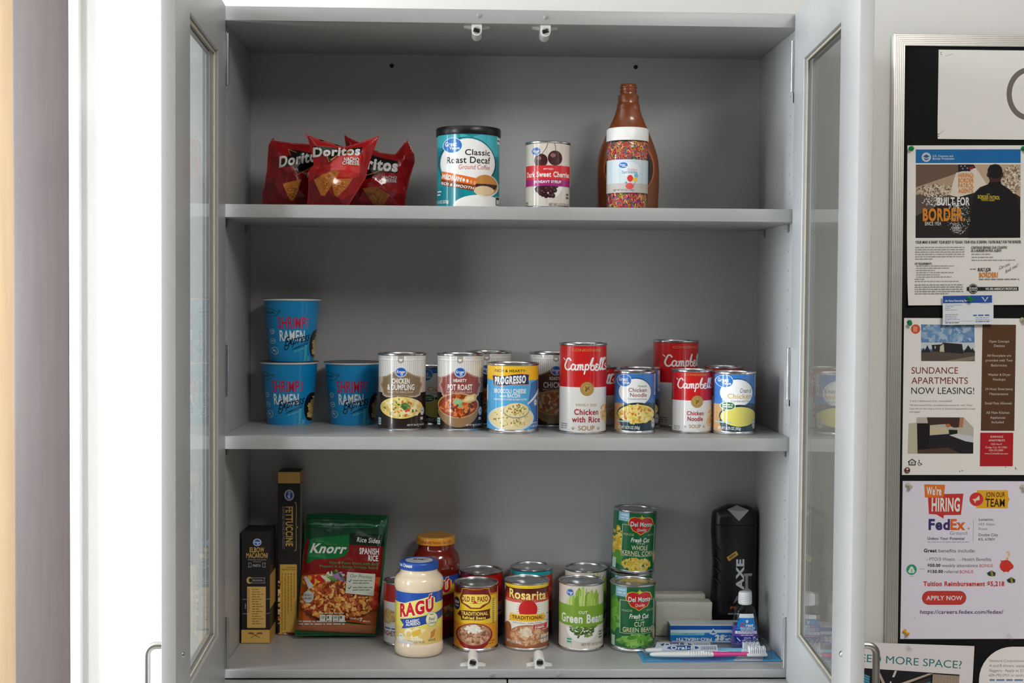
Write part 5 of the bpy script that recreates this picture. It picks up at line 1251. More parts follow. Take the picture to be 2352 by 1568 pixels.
def bodywash():
    t = thing('body_wash_bottle', 'tall black body wash bottle with silver diamond on its cap', 'bottle', (0.4195, 0.2430, S0))
    k = 2.353 / 3000 / 3.581; zb = 1160; n = 64
    def sup(cx, a, b, z, e=2.6):
        r = []
        for i in range(n):
            q = 2 * PI * i / n; c, s = math.cos(q), math.sin(q); r.append((cx + a * abs(c) ** (2 / e) * (1 if c >= 0 else -1), b * abs(s) ** (2 / e) * (1 if s >= 0 else -1), z))
        return r
    # (left, right, y, half depth mm)
    P = [(1362, 1704, 1160, 20), (1350, 1716, 1148, 22.5), (1345, 1722, 1080, 24), (1343, 1723, 950, 25), (1350, 1723, 800, 25), (1358, 1722, 650, 24), (1358, 1722, 560, 24), (1350, 1724, 420, 24.5), (1343, 1725, 300, 24.5), (1344, 1725, 252, 24)]
    X = lambda x: (x - 1534) * k
    row = lambda l, r, y, d: sup((X(l) + X(r)) / 2, (X(r) - X(l)) / 2, d * .001, (zb - y) * k)
    MB().loft([row(*p) for p in P]).build('bottle_body', M['axe'], t)
    C = [(1349, 1721, 252, 23.2), (1344, 1725, 247, 24), (1346, 1725, 200, 23.5), (1354, 1723, 150, 22), (1372, 1712, 138, 20), (1430, 1680, 112, 17), (1462, 1648, 98, 14), (1480, 1600, 92, 9)]
    cap = MB().loft([row(*p) for p in C]).build('flip_cap', M['axe2'], t)
    d = MB(); f = -.0228
    V = [(X(1460), -.0200, (zb - 120) * k), (X(1553), -.0252, (zb - 213) * k), (X(1640), -.0205, (zb - 126) * k), (X(1545), -.0150, (zb - 90) * k), (X(1550), -.0238, (zb - 132) * k)]
    W_ = [(x, y + .006, z - .001) for x, y, z in V[:4]]
    d.add(V + W_, [(0, 1, 4), (1, 2, 4), (2, 3, 4), (3, 0, 4), (1, 0, 5, 6), (2, 1, 6, 7), (3, 2, 7, 8), (0, 3, 8, 5)])
    d.build('diamond_badge', M['silverplastic'], t, smooth=False)
    # relief ribs at the left flank
    for i in range(4):
        y = 425 + i * 88
        q = MB().tube([(X(1357), -.011, (zb - y) * k), (X(1372), -.0165, (zb - y - 12) * k), (X(1400), -.0215, (zb - y - 44) * k)], .0016, 10); q.build('grip_rib', M['axe2'], t)
    def place(u, v, kk):
        y = zb - v / k
        for (l0, r0, y0, d0), (l1, r1, y1, d1) in zip(P[:-1], P[1:]):
            if y1 <= y <= y0:
                g = (y0 - y) / max(1e-6, y0 - y1); l = l0 + (l1 - l0) * g; r = r0 + (r1 - r0) * g; dd = d0 + (d1 - d0) * g; break
        else: l, r, dd = P[-1][0], P[-1][1], P[-1][3]
        c = (X(l) + X(r)) / 2; A = (X(r) - X(l)) / 2; q = min(.995, abs(u - c) / A); e = 2.6
        yy = dd * .001 * (1 - q ** e) ** (1 / e); s = q ** (e - 1) * (1 if u > c else -1) * dd * .001 / A
        return (u, -yy - .0003 - kk, v), (s, -1, 0)
    a = Art(X, lambda y: (zb - y) * k, place, .0025, .005)
    S = (214, 216, 220)
    for b, c in ((.07, (96, 98, 104)), (.035, S)): a.taff('AXE', (1598, 785), (1598, 530), (1538, 785), c, b)
    a.poly([(1455, 516), (1532, 460), (1552, 492), (1474, 548)], (206, 156, 60)); a.taff('NEW', (1484, 528), (1534, 494), (1474, 512), (30, 26, 20), .04)
    a.poly([(1600, 650), (1672, 650), (1672, 672), (1638, 672), (1638, 770), (1672, 800), (1672, 850), (1560, 850), (1560, 828), (1612, 770), (1612, 672), (1600, 665)], (158, 160, 164)).poly([(1636, 672), (1672, 672), (1672, 790), (1636, 760)], (44, 36, 30)).poly([(1510, 900), (1560, 862), (1556, 830), (1540, 836)], (120, 122, 126))
    a.text('PE', 1490, 1542, 922, 944, (170, 110, 50), .03).text('REVITALIZING', 1472, 1560, 978, 990, (210, 212, 214), .02)
    a.build('printed_front', M['print'], t)
M['axe2'] = pmat('black_cap_plastic', (26, 26, 28), 0.24, nscale=50, var=0.05)
M['silverplastic'] = pmat('silver_plastic', (176, 178, 180), 0.28, 0.5, nscale=50, var=0.03)
bodywash()

def toothbrushes():
    t = thing('toothbrush_pack', 'blister pack of two toothbrushes, one pink and white, on blue card', 'blister pack', (0.3455, 0.0760, S0), 0.015)
    b = MB().box(-0.1175, 0.1175, -0.0325, 0.0305, 0, 0.0011, 0.0003, 0, (58, 156, 214), 1)
    a = Art(lambda x: (x - 0) , lambda y: -y, lambda u, v, k: ((u, v, 0.00115 + k), (0, 0, 1)), 9)
    a.poly([(0.035, 0.032), (0.085, 0.032), (0.10, -0.02), (0.06, -0.02)], (206, 208, 222)); a.poly([(-0.115, -0.03), (0.115, -0.03), (0.115, -0.022), (-0.115, -0.022)], (30, 110, 190))
    a.poly([(-0.05, 0.0322), (0.02, 0.0322), (0.035, 0.02), (-0.05, 0.02)], (90, 110, 190))
    b.add(a.mb.v, a.mb.f); b.c[-len(a.mb.f):] = a.mb.c
    b.build('backing_card', M['carton'], t)
    for yy, col, lab in ((-0.020, 'pink', 'pink and white toothbrush'), (0.006, 'lblue', 'blue and white toothbrush')):
        h = MB(); x0 = -0.104 if yy < 0 else -0.108
        P = [(x0, .0022), (x0 + .004, .0042), (x0 + .02, .0056), (x0 + .06, .0064), (x0 + .09, .0062), (x0 + .105, .0056), (x0 + .112, .0050)]
        o = h.tube([(x, yy, .0092) for x, r in P], .005, 16, rs=[r for x, r in P], flat=.82).build('brush_handle', M['plwhite'], t)
        if yy < 0: o['label'] = lab
        g = MB()
        for i in range(9): x = x0 + .066 + i * .0042; g.tube([(x, yy - .0066 * math.cos(q), .0092 + .0058 * math.sin(q)) for q in [PI * j / 8 for j in range(9)]], .0007, 6)
        g.build('grip_ridges', M['plwhite'], t)
        n = MB(); P2 = [(x0 + .098, .0050), (x0 + .112, .0056), (x0 + .125, .0050), (x0 + .15, .0040), (x0 + .168, .0040)]
        n.tube([(x, yy, .0092) for x, r in P2], .005, 16, rs=[r for x, r in P2], flat=.85).build('brush_neck', M[col], t)
        hd = MB().box(x0 + .164, x0 + .199, yy - .0065, yy + .0065, .0062, .0115, .0024).build('brush_head', M['plwhite'], t)
        br = MB()
        for i in range(9):
            for j in range(4):
                x = x0 + .169 + i * .0032; y = yy - .0048 + j * .0032
                br.lathe([(0.0012, .0112), (0.0012, .0205 + .0016 * ((i + j) % 2)), (0, .0207 + .0016 * ((i + j) % 2))], 8, off=(x, y, 0))
        br.build('bristles', M['bristle'], hd)
    # printed slip with the maker's oval, standing inside the blister
    for j, (yy, x0) in enumerate(((-0.003, -0.070), (0.0175, -0.078))):
        a = Art(lambda x: x, lambda y: -y, flat_place(yy), 9); 
        a.uv([(x0 - .012, .010), (x0 + .085, .010), (x0 + .083, .0205), (x0 - .008, .0205)], (222, 228, 236)); a.uv([(x0 + .025 + .027 * math.cos(q), .0158 + .0042 * math.sin(q)) for q in [2 * PI * i / 28 for i in range(28)]], (30, 84, 150))
        o_, e_, u_ = (x0 + .004, -.0132), (x0 + .046, -.0132), (x0 + .004, -.0186); a.taff('Oral-B', o_, e_, u_, WHT, .04)
        for i in range(12): a.uv([(x0 + .056 + i * .0022, .0125), (x0 + .0568 + i * .0022 + (i % 3) * .0003, .0125), (x0 + .0568 + i * .0022, .0185), (x0 + .056 + i * .0022, .0185)], (90, 100, 140))
        a.mb.add([(x0 - .012, yy + .0006, .010), (x0 + .085, yy + .0006, .010), (x0 + .083, yy + .0006, .0205), (x0 - .008, yy + .0006, .0205)], [(3, 2, 1, 0)], 0, (222, 228, 236), [(0, 1, 0)] * 4)
        a.build('printed_slip', M['carton'], t)
    # clear blister shell
    bl = MB()
    def sec(x, w, h):
        return [(x, -0.001 + w * c, 0.0013 + h * s) for c, s in [(-1, 0), (-1, .55), (-.9, .85), (-.7, 1), (.7, 1), (.9, .85), (1, .55), (1, 0)]]
    bl.loft([sec(-.112, .012, .008), sec(-.109, .025, .016), (sec(-.10, .027, .0215)), sec(.04, .027, .0205), sec(.055, .026, .0185), sec(.06, .026, .022), sec(.098, .026, .0255), sec(.103, .024, .02), sec(.106, .012, .008)])
    bl.build('clear_blister', M['clear'], t)
M['lblue'] = pmat('light_blue_rubber', (120, 190, 226), 0.35, nscale=50, var=0.03)
toothbrushes()

# ------------------------------------------------------------------ notice board with its papers
BY = 0.2862                                              # face of the felt
BK = (BY + 2.11835) / (0.277 + 2.11835)
def bx(x): return -0.0584 + (x + 0.0584) * BK
def bz(z): return 0.6028 + (z - 0.6028) * BK
def board():
    t = thing('notice_board', 'black felt notice board in a ribbed aluminium frame beside the cabinet', 'notice board', (bx(0.7145), 0, Z0 + bz(-0.3)), 0)
    t.rotation_euler = (0, -0.004, 0)
    H = 1.4025; w = 1.5
    MB().box(0.018, w - .018, BY, WALL - .001, 0.018, H - 0.018).build('felt_panel', M['felt'], t)
    def rail(L):                                       # ribbed extrusion along +x, outer edge at z=0, inner at z=-.024
        n = 6; p = [(-.0005, 0.006), (-.0005, 0.0)]
        for i in range(n): z0 = .0012 + i * .0204 / n; p += [(-.0016, z0), (-.0016, z0 + .0019), (-.0004, z0 + .0023), (-.0004, z0 + .003)]
        p += [(0, .0215), (0.006, .0215)]
        p = [(y, -z) for y, z in p]
        r0 = [(0 + (-z), BY - .0045 + y, z) for y, z in p]; r1 = [(L + z, BY - .0045 + y, z) for y, z in p]
        p2 = [(WALL - .001, -.0215), (WALL - .001, 0)]
        r0 += [(-z, y, z) for y, z in p2]; r1 += [(L + z, y, z) for y, z in p2]
        return MB().loft([r0, r1])
    rail(w).xf(Matrix.Translation((0, 0, H))).build('frame_rail', M['alu'], t, smooth=False)
    rail(w).xf(Matrix.Diagonal((1, 1, -1, 1))).build('frame_rail', M['alu'], t, smooth=False)
    rail(H).xf(Matrix(((0, 0, -1, 0), (0, 1, 0, 0), (1, 0, 0, 0), (0, 0, 0, 1)))).build('frame_rail', M['alu'], t, smooth=False)
    rail(H).xf(Matrix.Translation((w, 0, 0)) @ Matrix(((0, 0, 1, 0), (0, 1, 0, 0), (1, 0, 0, 0), (0, 0, 0, 1)))).build('frame_rail', M['alu'], t, smooth=False)
board()
def paper(name, label, cat, x0, z1, w, h, frame, art, rot=0.0, y=BY - .0006, col=(246, 243, 238), curl=0.0, outline=None, curlx=0.0):
    """sheet hung with its top-left corner at (x0, z1); frame = (x, y of that corner, drawing units per metre)"""
    cx, cy, s = frame
    fx = lambda x: (x - cx) / s
    fy = lambda q: -(q - cy) / s
    def place(u, v, k):
        t = max(0, -v / h); b = curl * max(0, t - .8) ** 2 * 25
        g = curlx * max(0, 1 - u / .02) ** 2 * max(0, t - .55) * 2
        return (u, -(b + g) - k, v), (0, -1, 0)
    a = Art(fx, fy, place, .02, .01)
    pts = outline or [(0, 0), (0, -h), (w, -h), (w, 0)]
    a.uv(pts, col); a.w = w; a.h = h
    a.lim = [(0, w, True), (0, 0, False), (1, -h, False), (1, 0, True)]
    art(a); a.lim = None
    bk = Art(fx, fy, lambda u, v, k: ((place(u, v, 0)[0][0], place(u, v, 0)[0][1] + .0003, v), (0, 1, 0)), .02, .01); bk.mb = a.mb
    n0 = len(a.mb.f); bk.uv(pts, col)
    for i in range(n0, len(a.mb.f)): a.mb.f[i] = a.mb.f[i][::-1]
    o = a.build(name, M['matte']); o.location = (bx(x0), y, Z0 + bz(z1)); o.rotation_euler = (0, -rot, 0); o.scale = (BK, 1, BK)
    return tag(o, label, cat, 'papers pinned to the notice board')
def banner(a):
    a.ring(2410, 770, 166, 198, 44, (122, 116, 110), 42, 318, 72)
    a.line([(1702, 466), (1764, 446)], 3, (170, 166, 160)).line([(1655, 1116), (1700, 1078)], 3, (170, 166, 160))
    for x, y in ((1664, 436), (1668, 452), (1650, 1112), (1652, 1130)): a.ell(x, y, 4, 5, (70, 66, 60), n=8)
S0_ = 3.607 * 3000 / 2.395
paper('banner_sheet', 'wide white sheet with a large gray letter C at the board top', 'sign', 0.7940, 1.0701, 0.36, 0.1638, (1645, 412, S0_), banner, rot=0.002, curl=.002)
def border(a):
    a.rect(250, 88, 1212, 212, (24, 112, 178)); a.ell(347, 158, 42, 42, (226, 230, 232)).ell(347, 158, 35, 35, (120, 150, 176)).ell(347, 158, 32, 32, (222, 228, 232)).poly([(318, 150), (347, 132), (376, 150), (362, 180), (347, 186), (332, 180)], (50, 96, 140)).line([(326, 158), (347, 172), (368, 158)], 5, WHT)
    a.text('U.S. Customs and', 406, 592, 138, 156, (216, 226, 232), .015).text('Border Protection', 406, 602, 162, 180, (216, 226, 232), .015)
    a.rect(252, 224, 1212, 888, (40, 36, 34))
    a.poly([(252, 224), (640, 224), (640, 300), (252, 430)], (112, 90, 74)).poly([(252, 430), (640, 300), (660, 420), (252, 520)], (186, 158, 134)).poly([(252, 500), (660, 400), (600, 520), (252, 690)], (96, 84, 76))
    a.poly([(620, 300), (900, 230), (920, 400), (840, 430), (790, 480), (640, 520), (560, 500)], (230, 220, 206)).poly([(780, 224), (1212, 224), (1212, 520), (1060, 420), (900, 400)], (196, 172, 146))
    a.clipbox(252, 224, 1212, 888).chunks(1130, 360, 90, 140, [(226, 208, 180), (120, 100, 84), (160, 134, 110), (236, 224, 204)], 420, 9, 3, 1.3).chunks(430, 460, 170, 60, [(206, 184, 160), (226, 212, 190), (120, 100, 86)], 260, 7, 4, 2.6).chunks(640, 700, 120, 170, [(90, 86, 82), (150, 146, 140), (60, 56, 54), (210, 206, 200)], 420, 6, 5, 1).chunks(420, 560, 120, 40, [(230, 224, 214), (110, 104, 98)], 110, 5, 6, 2.6).unclip()
    a.rect(642, 224, 750, 284, (36, 36, 44)).poly([(735, 250), (780, 240), (770, 268), (740, 272)], (150, 30, 34))
    for x, y in ((665, 240), (700, 238), (680, 262), (722, 258)): a.ell(x, y, 6, 6, (190, 196, 200), n=8)
    O = (226, 140, 40)
    for i, s in enumerate(('HIRING:', 'BORDER', 'PATROL', 'AGENTS.')): a.text(s, 640, 782, 302 + i * 47, 340 + i * 47, O, .02)
    a.poly([(735, 888), (760, 700), (782, 500), (830, 455), (900, 420), (930, 376), (912, 320), (908, 270), (930, 232), (970, 224), (1012, 228), (1040, 270), (1044, 320), (1026, 360), (1030, 400), (1110, 450), (1165, 510), (1212, 650), (1212, 888)], (24, 22, 24)).poly([(912, 320), (908, 276), (920, 300), (1030, 320), (1044, 300), (1040, 340), (1024, 372), (935, 378)], (76, 42, 36)).ell(978, 300, 66, 78, (24, 22, 24)).poly([(925, 318), (1032, 318), (1028, 350), (1018, 384), (940, 384), (930, 350)], (76, 42, 36)).ell(911, 318, 9, 20, (76, 42, 36)).ell(1044, 318, 9, 20, (76, 42, 36)).ell(978, 288, 66, 66, (24, 22, 24)).poly([(930, 388), (1028, 380), (1034, 404), (920, 420)], (20, 18, 20))
    a.text('CBP', 900, 930, 488, 500, (190, 180, 60), .02).text('BORDER PATROL', 820, 1022, 502, 532, (210, 190, 50), .03, 0, -10).text('FEDERAL AGENT', 850, 976, 536, 552, (200, 180, 50), .02, 0, -6)
    a.text('BUILT FOR', 448, 745, 524, 592, WHT, .03).text('THE', 592, 650, 576, 618, WHT, .03); a.text('BORDER', 316, 684, 626, 730, O, .045); a.ell(696, 720, 8, 10, O); a.text('SINCE 1924', 334, 482, 742, 774, (216, 214, 210), .02)
    a.ring(628, 800, 40, 40, 5, (190, 186, 180)).ell(628, 800, 32, 32, (70, 66, 64)).text('US', 612, 644, 772, 784, WHT, .01).text('BORDER', 598, 658, 790, 806, WHT, .02).text('PATROL', 600, 656, 812, 824, WHT, .01)
    K = (50, 50, 50)
    a.text("YOUR MIND IS SHARP. YOUR BODY IS TOUGH. YOUR SOUL IS DRIVEN. YOU'RE BUILT FOR THE BORDER.", 250, 1222, 914, 938, K, .02)
    for i in range(6): a.words(248, 700, 974 + i * 21, 9, (150, 148, 146), i, 1 if i < 5 else .35)
    a.text('KEY REQUIREMENTS', 246, 400, 1112, 1130, K, .02)
    for i, L in enumerate((.8, .7, .4, .8, .5, .75, .2, .9)): a.words(258 if i < 6 else 244, 690, 1142 + i * 20, 8, (150, 148, 146), i + 9, L)
    for i in range(5): a.words(242, 690, 1314 + i * 20, 9, (140, 138, 136), i + 29, 1 if i < 4 else .7)
    a.text('CONTINUE SERVING OUR COUNTRY', 760, 1094, 966, 988, K, .02).text('AS A BORDER PATROL AGENT:', 760, 1042, 994, 1016, K, .02)
    for i, L in enumerate((.4, .45, .9)): a.words(765, 1210, 1038 + i * 27, 9, (150, 148, 146), i + 40, L)
    a.words(752, 812, 1172, 9, (120, 120, 120), 3); a.text('BUILT FOR', 824, 944, 1162, 1190, K, .03).text('THE', 888, 914, 1186, 1200, K, .02).text('BORDER?', 836, 1010, 1204, 1246, O, .035); a.words(834, 1205, 1266, 12, (130, 130, 130), 5)
    a.taff('Can you', (1018, 1178), (1115, 1138), (1016, 1150), (90, 90, 96), -.005, .2).taff('find me!', (1075, 1214), (1190, 1150), (1072, 1184), (90, 90, 96), -.005, .2)
    a.rect(722, 1334, 1196, 1368, (40, 44, 44)).ell(780, 1350, 44, 44, (40, 44, 44)).ring(780, 1350, 36, 36, 4, (200, 200, 196)).text('BORDER', 750, 812, 1338, 1352, WHT, .02).text('PATROL', 752, 810, 1358, 1370, WHT, .01).text("WE ARE AMERICA'S FRONTLINE", 892, 1182, 1342, 1362, WHT, .02)
N1 = 3.92 * 3000 / 2.395
paper('recruiting_poster', 'recruiting poster with blue header and the back of a dark figure', 'poster', 0.7388, 0.8940, 0.238, 0.2945, (174, 52, N1), border, rot=0.012, curl=.004, curlx=.006)
def bizcard(a):
    a.rect(424, 66, 824, 126, (44, 88, 168)).text('Air Force Recruiting Service', 442, 650, 98, 114, WHT, .02).line([(742, 80), (762, 104), (768, 112), (774, 104), (792, 80)], 6, (216, 224, 234)).line([(752, 82), (768, 118), (784, 82)], 3, (216, 224, 234))
    for i in range(4): a.words(442, 580, 142 + i * 13, 6, (130, 150, 190), i, (1, .55, .3, .7)[i])
    for i in range(5): a.words(442, 560, 218 + i * 13, 6, (130, 150, 190), i + 5, (.9, .8, .8, 1, .2)[i])
    a.words(670, 802, 228, 14, (70, 108, 176), 3)
    a.words(690, 802, 246, 6, (130, 150, 190), 6).words(690, 802, 262, 6, (130, 150, 190), 7).words(690, 802, 278, 8, (80, 110, 170), 8).words(442, 560, 284, 8, (70, 80, 110), 9); a.rect(430, 270, 820, 272, (150, 160, 180)); a.words(728, 802, 130, 5, (120, 140, 180), 4)
N2 = 3.484 * 3000 / 2.395
paper('business_card', 'small white business card with blue header overlapping the poster bottom', 'card', 0.8053, 0.6175, 0.0945, 0.0535, (423, 66, N2), bizcard, rot=0.02, y=BY - .012, col=(238, 242, 248), curl=-.0003)
def sundance(a):
    a.ell(218, 332, 38, 38, (222, 84, 44)); a.rect(200, 308, 214, 354, (236, 160, 130)).rect(217, 312, 232, 356, (236, 160, 130))
    a.poly([(262, 294), (698, 298), (706, 590), (268, 590)], (96, 140, 190)); a.clipbox(263, 295, 698, 440).chunks(480, 365, 230, 70, [(150, 180, 210), (120, 160, 200), (176, 200, 220), (110, 150, 196)], 220, 18, 3, 2.6).unclip().poly([(264, 440), (704, 440), (704, 500), (266, 490)], (206, 216, 224))
    a.poly([(266, 505), (706, 510), (706, 590), (268, 590)], (92, 82, 72)).poly([(350, 460), (430, 455), (445, 440), (600, 452), (612, 530), (360, 512)], (46, 42, 44)).poly([(420, 470), (450, 450), (455, 516), (418, 514)], (206, 200, 180)).poly([(375, 468), (386, 468), (386, 490), (375, 490)], (190, 186, 170))
    for x, w, h in ((316, 26, 60), (285, 14, 40), (650, 40, 60), (575, 20, 70), (685, 20, 40)): a.poly([(x - w, 520), (x, 520 - h), (x + w, 520)], (40, 46, 44))
    a.poly([(460, 590), (706, 548), (706, 580), (580, 590)], (140, 126, 110))
    R_ = (134, 52, 48); K = (52, 52, 56)
    a.text('SUNDANCE', 190, 570, 640, 692, R_, .0).text('APARTMENTS', 190, 652, 722, 774, R_, .0).text('NOW LEASING!', 190, 704, 804, 856, K, .0)
    a.text('2 and 3 bedrooms fully remodeled!', 180, 524, 906, 920, (130, 128, 126)); a.text('We have several fully remodeled apartments for rent! These', 180, 690, 940, 954, (130, 128, 126)).text('units will not last long so hurry to Sundance Apartments to look', 178, 716, 968, 982, (130, 128, 126)).text('and lease!', 178, 262, 994, 1008, (130, 128, 126))
    a.poly([(238, 1046), (622, 1046), (704, 1130), (704, 1340), (170, 1340), (172, 1200), (232, 1100)], (196, 190, 176)).poly([(172, 1096), (240, 1090), (248, 1338), (168, 1340)], (196, 192, 166)).poly([(240, 1094), (346, 1094), (346, 1338), (248, 1338)], (28, 26, 28)).poly([(320, 1046), (590, 1046), (586, 1126), (545, 1130), (470, 1100), (346, 1110), (330, 1094)], (72, 52, 44)).poly([(590, 1046), (622, 1046), (616, 1130), (584, 1126)], (190, 130, 100))
    a.poly([(346, 1120), (480, 1130), (500, 1170), (346, 1190)], (206, 196, 164)).poly([(346, 1192), (500, 1180), (704, 1250), (704, 1340), (346, 1340)], (38, 34, 40)).poly([(500, 1145), (572, 1148), (572, 1184), (504, 1190)], (26, 40, 30)).poly([(505, 1190), (572, 1178), (704, 1200), (704, 1250), (640, 1240)], (212, 212, 214)).poly([(248, 1310), (500, 1290), (600, 1340), (248, 1340)], (84, 62, 50)).ell(495, 1112, 20, 14, (200, 110, 70))
    B = (96, 64, 42)
    a.rect(764, 294, 1038, 1154, B); cw = (206, 196, 184)
    for s, x0, x1, y in (('Open Concept', 820, 985, 438), ('Designs', 860, 948, 474), ('All floorplans are', 805, 1002, 553), ('provided with Two', 795, 1014, 592), ('Bathrooms', 840, 968, 632), ('Washer & Dryer', 815, 1000, 708), ('Hookups', 857, 958, 746), ('24 Hour Emergency', 794, 1022, 824), ('Maintenance', 830, 982, 864), ('Small Pets Allowed', 794, 1012, 940), ('All Main Kitchen', 806, 995, 1016), ('Appliances', 838, 962, 1056), ('Included', 850, 950, 1093)): a.text(s, x0, x1, y - 19, y, cw, .01)
    a.rect(760, 1170, 1030, 1442, (184, 32, 40))
    for s, x0, x1, y, b in (('SUNDANCE', 842, 948, 1210, .02), ('APARTMENTS', 828, 962, 1240, .02), ('1500 Ave K', 848, 940, 1270, 0), ('Dodge City, KS 67801', 804, 982, 1296, 0), ('620-225-0885', 834, 950, 1320, 0), ('www.CohenEsrey.com', 796, 988, 1346, 0)): a.text(s, x0, x1, y - 15, y, (232, 214, 208), b)
    K = (40, 40, 42)
    a.line([(172, 1408), (204, 1386), (236, 1408)], 7, K).line([(180, 1408), (180, 1432), (230, 1432), (230, 1408)], 7, K).rect(192, 1408, 216, 1412, K).rect(192, 1418, 216, 1422, K)
    a.ell(262, 1396, 5, 5, K).line([(262, 1402), (264, 1418), (278, 1418), (286, 1432)], 4, K).ring(266, 1422, 13, 13, 4, K, 120, 340)
    for x, y in ((596, 1484), (616, 1478), (1052, 1455), (1056, 1464), (970, 1450)): a.ell(x, y, 4, 4, (60, 58, 56), n=8)
paper('apartment_flyer', 'apartment leasing flyer with two photos and a brown side column', 'flyer', 0.7377, 0.5762, 0.242, 0.2912, (124, 243, N2), sundance, rot=0.003, y=BY - .0016)
def fedex(a):
    a.poly([(322, 126), (515, 130), (502, 232), (420, 246), (330, 246)], (232, 124, 50)); a.poly([(358, 236), (510, 214), (686, 210), (666, 406), (508, 408), (505, 440), (440, 402), (370, 398)], (206, 62, 54)).poly([(330, 126), (515, 130), (505, 240), (420, 246), (330, 246)], (232, 124, 50))
    a.text("We're", 346, 482, 150, 222, WHT, .03); a.text('HIRING', 394, 654, 254, 370, WHT, .03)
    a.poly([(810, 178), (1096, 180), (1100, 240), (1114, 262), (1100, 286), (1096, 346), (806, 344)], (240, 178, 44)).ell(806, 262, 64, 62, (214, 58, 60)).poly([(768, 262), (800, 256), (830, 226), (838, 268), (802, 276), (796, 300), (784, 276)], (244, 220, 190)).text('JOIN OUR', 890, 1070, 198, 240, (56, 48, 40), .02).text('TEAM', 890, 1068, 258, 330, (56, 48, 40), .022)
    a.text('Fed', 368, 566, 448, 540, (66, 54, 116), .04).text('Ex', 570, 708, 448, 540, (232, 108, 44), .04).ell(738, 530, 10, 10, (232, 160, 120)); a.text('Ground', 566, 724, 556, 588, (130, 128, 136), -.005)
    a.text('Unbox Your Potential', 362, 700, 610, 634, (84, 70, 110), .025); a.words(362, 748, 656, 10, (176, 170, 186), 4); a.rect(780, 450, 783, 646, (140, 136, 150))
    g = (86, 84, 90)
    a.text('Location:', 832, 970, 436, 458, g, .02).text('103 Allen', 832, 978, 480, 502, (130, 128, 134)).text('Road', 832, 910, 522, 544, (130, 128, 134)).text('Dodge City', 832, 1012, 576, 600, g, .01).text('KS, 67801', 832, 980, 618, 640, g, .01)
    K = (62, 60, 66)
    a.text('Great', 328, 448, 718, 748, K, .04).text('benefits include:', 464, 804, 718, 750, (96, 94, 100), .0); a.text('- PTO/3 Weeks', 356, 616, 798, 826, (110, 106, 114)).text('- Health Benefits', 658, 952, 798, 828, (110, 106, 114))
    R_ = (206, 70, 64)
    a.text('$50.00', 364, 484, 856, 882, K, .04).text('weekly attendance', 496, 830, 856, 884, (96, 94, 100)).text('BONUS', 846, 970, 858, 886, R_); a.text('$150.00', 364, 508, 912, 938, K, .04).text('referral', 520, 650, 912, 940, (96, 94, 100)).text('BONUS', 664, 788, 914, 942, R_)
    a.ell(218, 908, 48, 48, (54, 160, 124)).poly([(208, 880), (228, 880), (250, 925), (240, 940), (196, 940), (186, 925)], (226, 238, 232)).text('$', 212, 226, 906, 930, (54, 160, 124)); a.words(290, 336, 904, 10, (190, 188, 200), 3).words(204, 246, 970, 8, (180, 200, 196), 5)
    a.ell(1090, 874, 58, 54, (218, 60, 50)).ell(1142, 880, 18, 24, (218, 60, 50)).poly([(1046, 836), (1036, 822), (1064, 826)], (218, 60, 50)).ell(1102, 808, 11, 14, (240, 180, 110)).ell(1116, 772, 9, 16, (240, 190, 130)).ell(1104, 748, 16, 7, (240, 190, 130)); a.poly([(1060, 910), (1072, 936), (1084, 916)], (196, 50, 44)).poly([(1104, 916), (1112, 936), (1126, 910)], (196, 50, 44))
    for x, y in ((956, 944), (1140, 1006)): a.poly([(x - 42, y - 4), (x, y - 30), (x + 40, y - 6), (x + 36, y + 22), (x, y + 26), (x - 30, y + 18)], (44, 74, 58)).poly([(x - 10, y - 24), (x + 8, y - 26), (x + 20, y + 22), (x, y + 24)], (170, 150, 60))
    a.text('Tuition Reimbursement $5,218', 328, 1078, 1018, 1058, R_, .035)
    a.ell(382, 1168, 63, 63, (150, 44, 42)).ell(664, 1168, 63, 63, (150, 44, 42)).rect(382, 1105, 664, 1231, (150, 44, 42)).ell(382, 1168, 59, 59, (206, 64, 58)).ell(664, 1168, 59, 59, (206, 64, 58)).rect(382, 1109, 664, 1227, (206, 64, 58)).text('APPLY NOW', 358, 690, 1150, 1188, (236, 226, 226), .03)
    a.text('https://careers.fedex.com/fedex/', 304, 1074, 1280, 1314, (104, 84, 126), .012); a.line([(250, 1364), (256, 1350)], 3, (110, 110, 110))
N3 = 3.92 * 3000 / 2.395
paper('hiring_flyer', 'lilac hiring flyer with speech bubbles and a red button', 'flyer', 0.7403, 0.2736, 0.245, 0.2955, (124, 96, N3), fedex, rot=0.001, y=BY - .0012, col=(236, 232, 246))
N4 = 4.112 * 3000 / 2.395
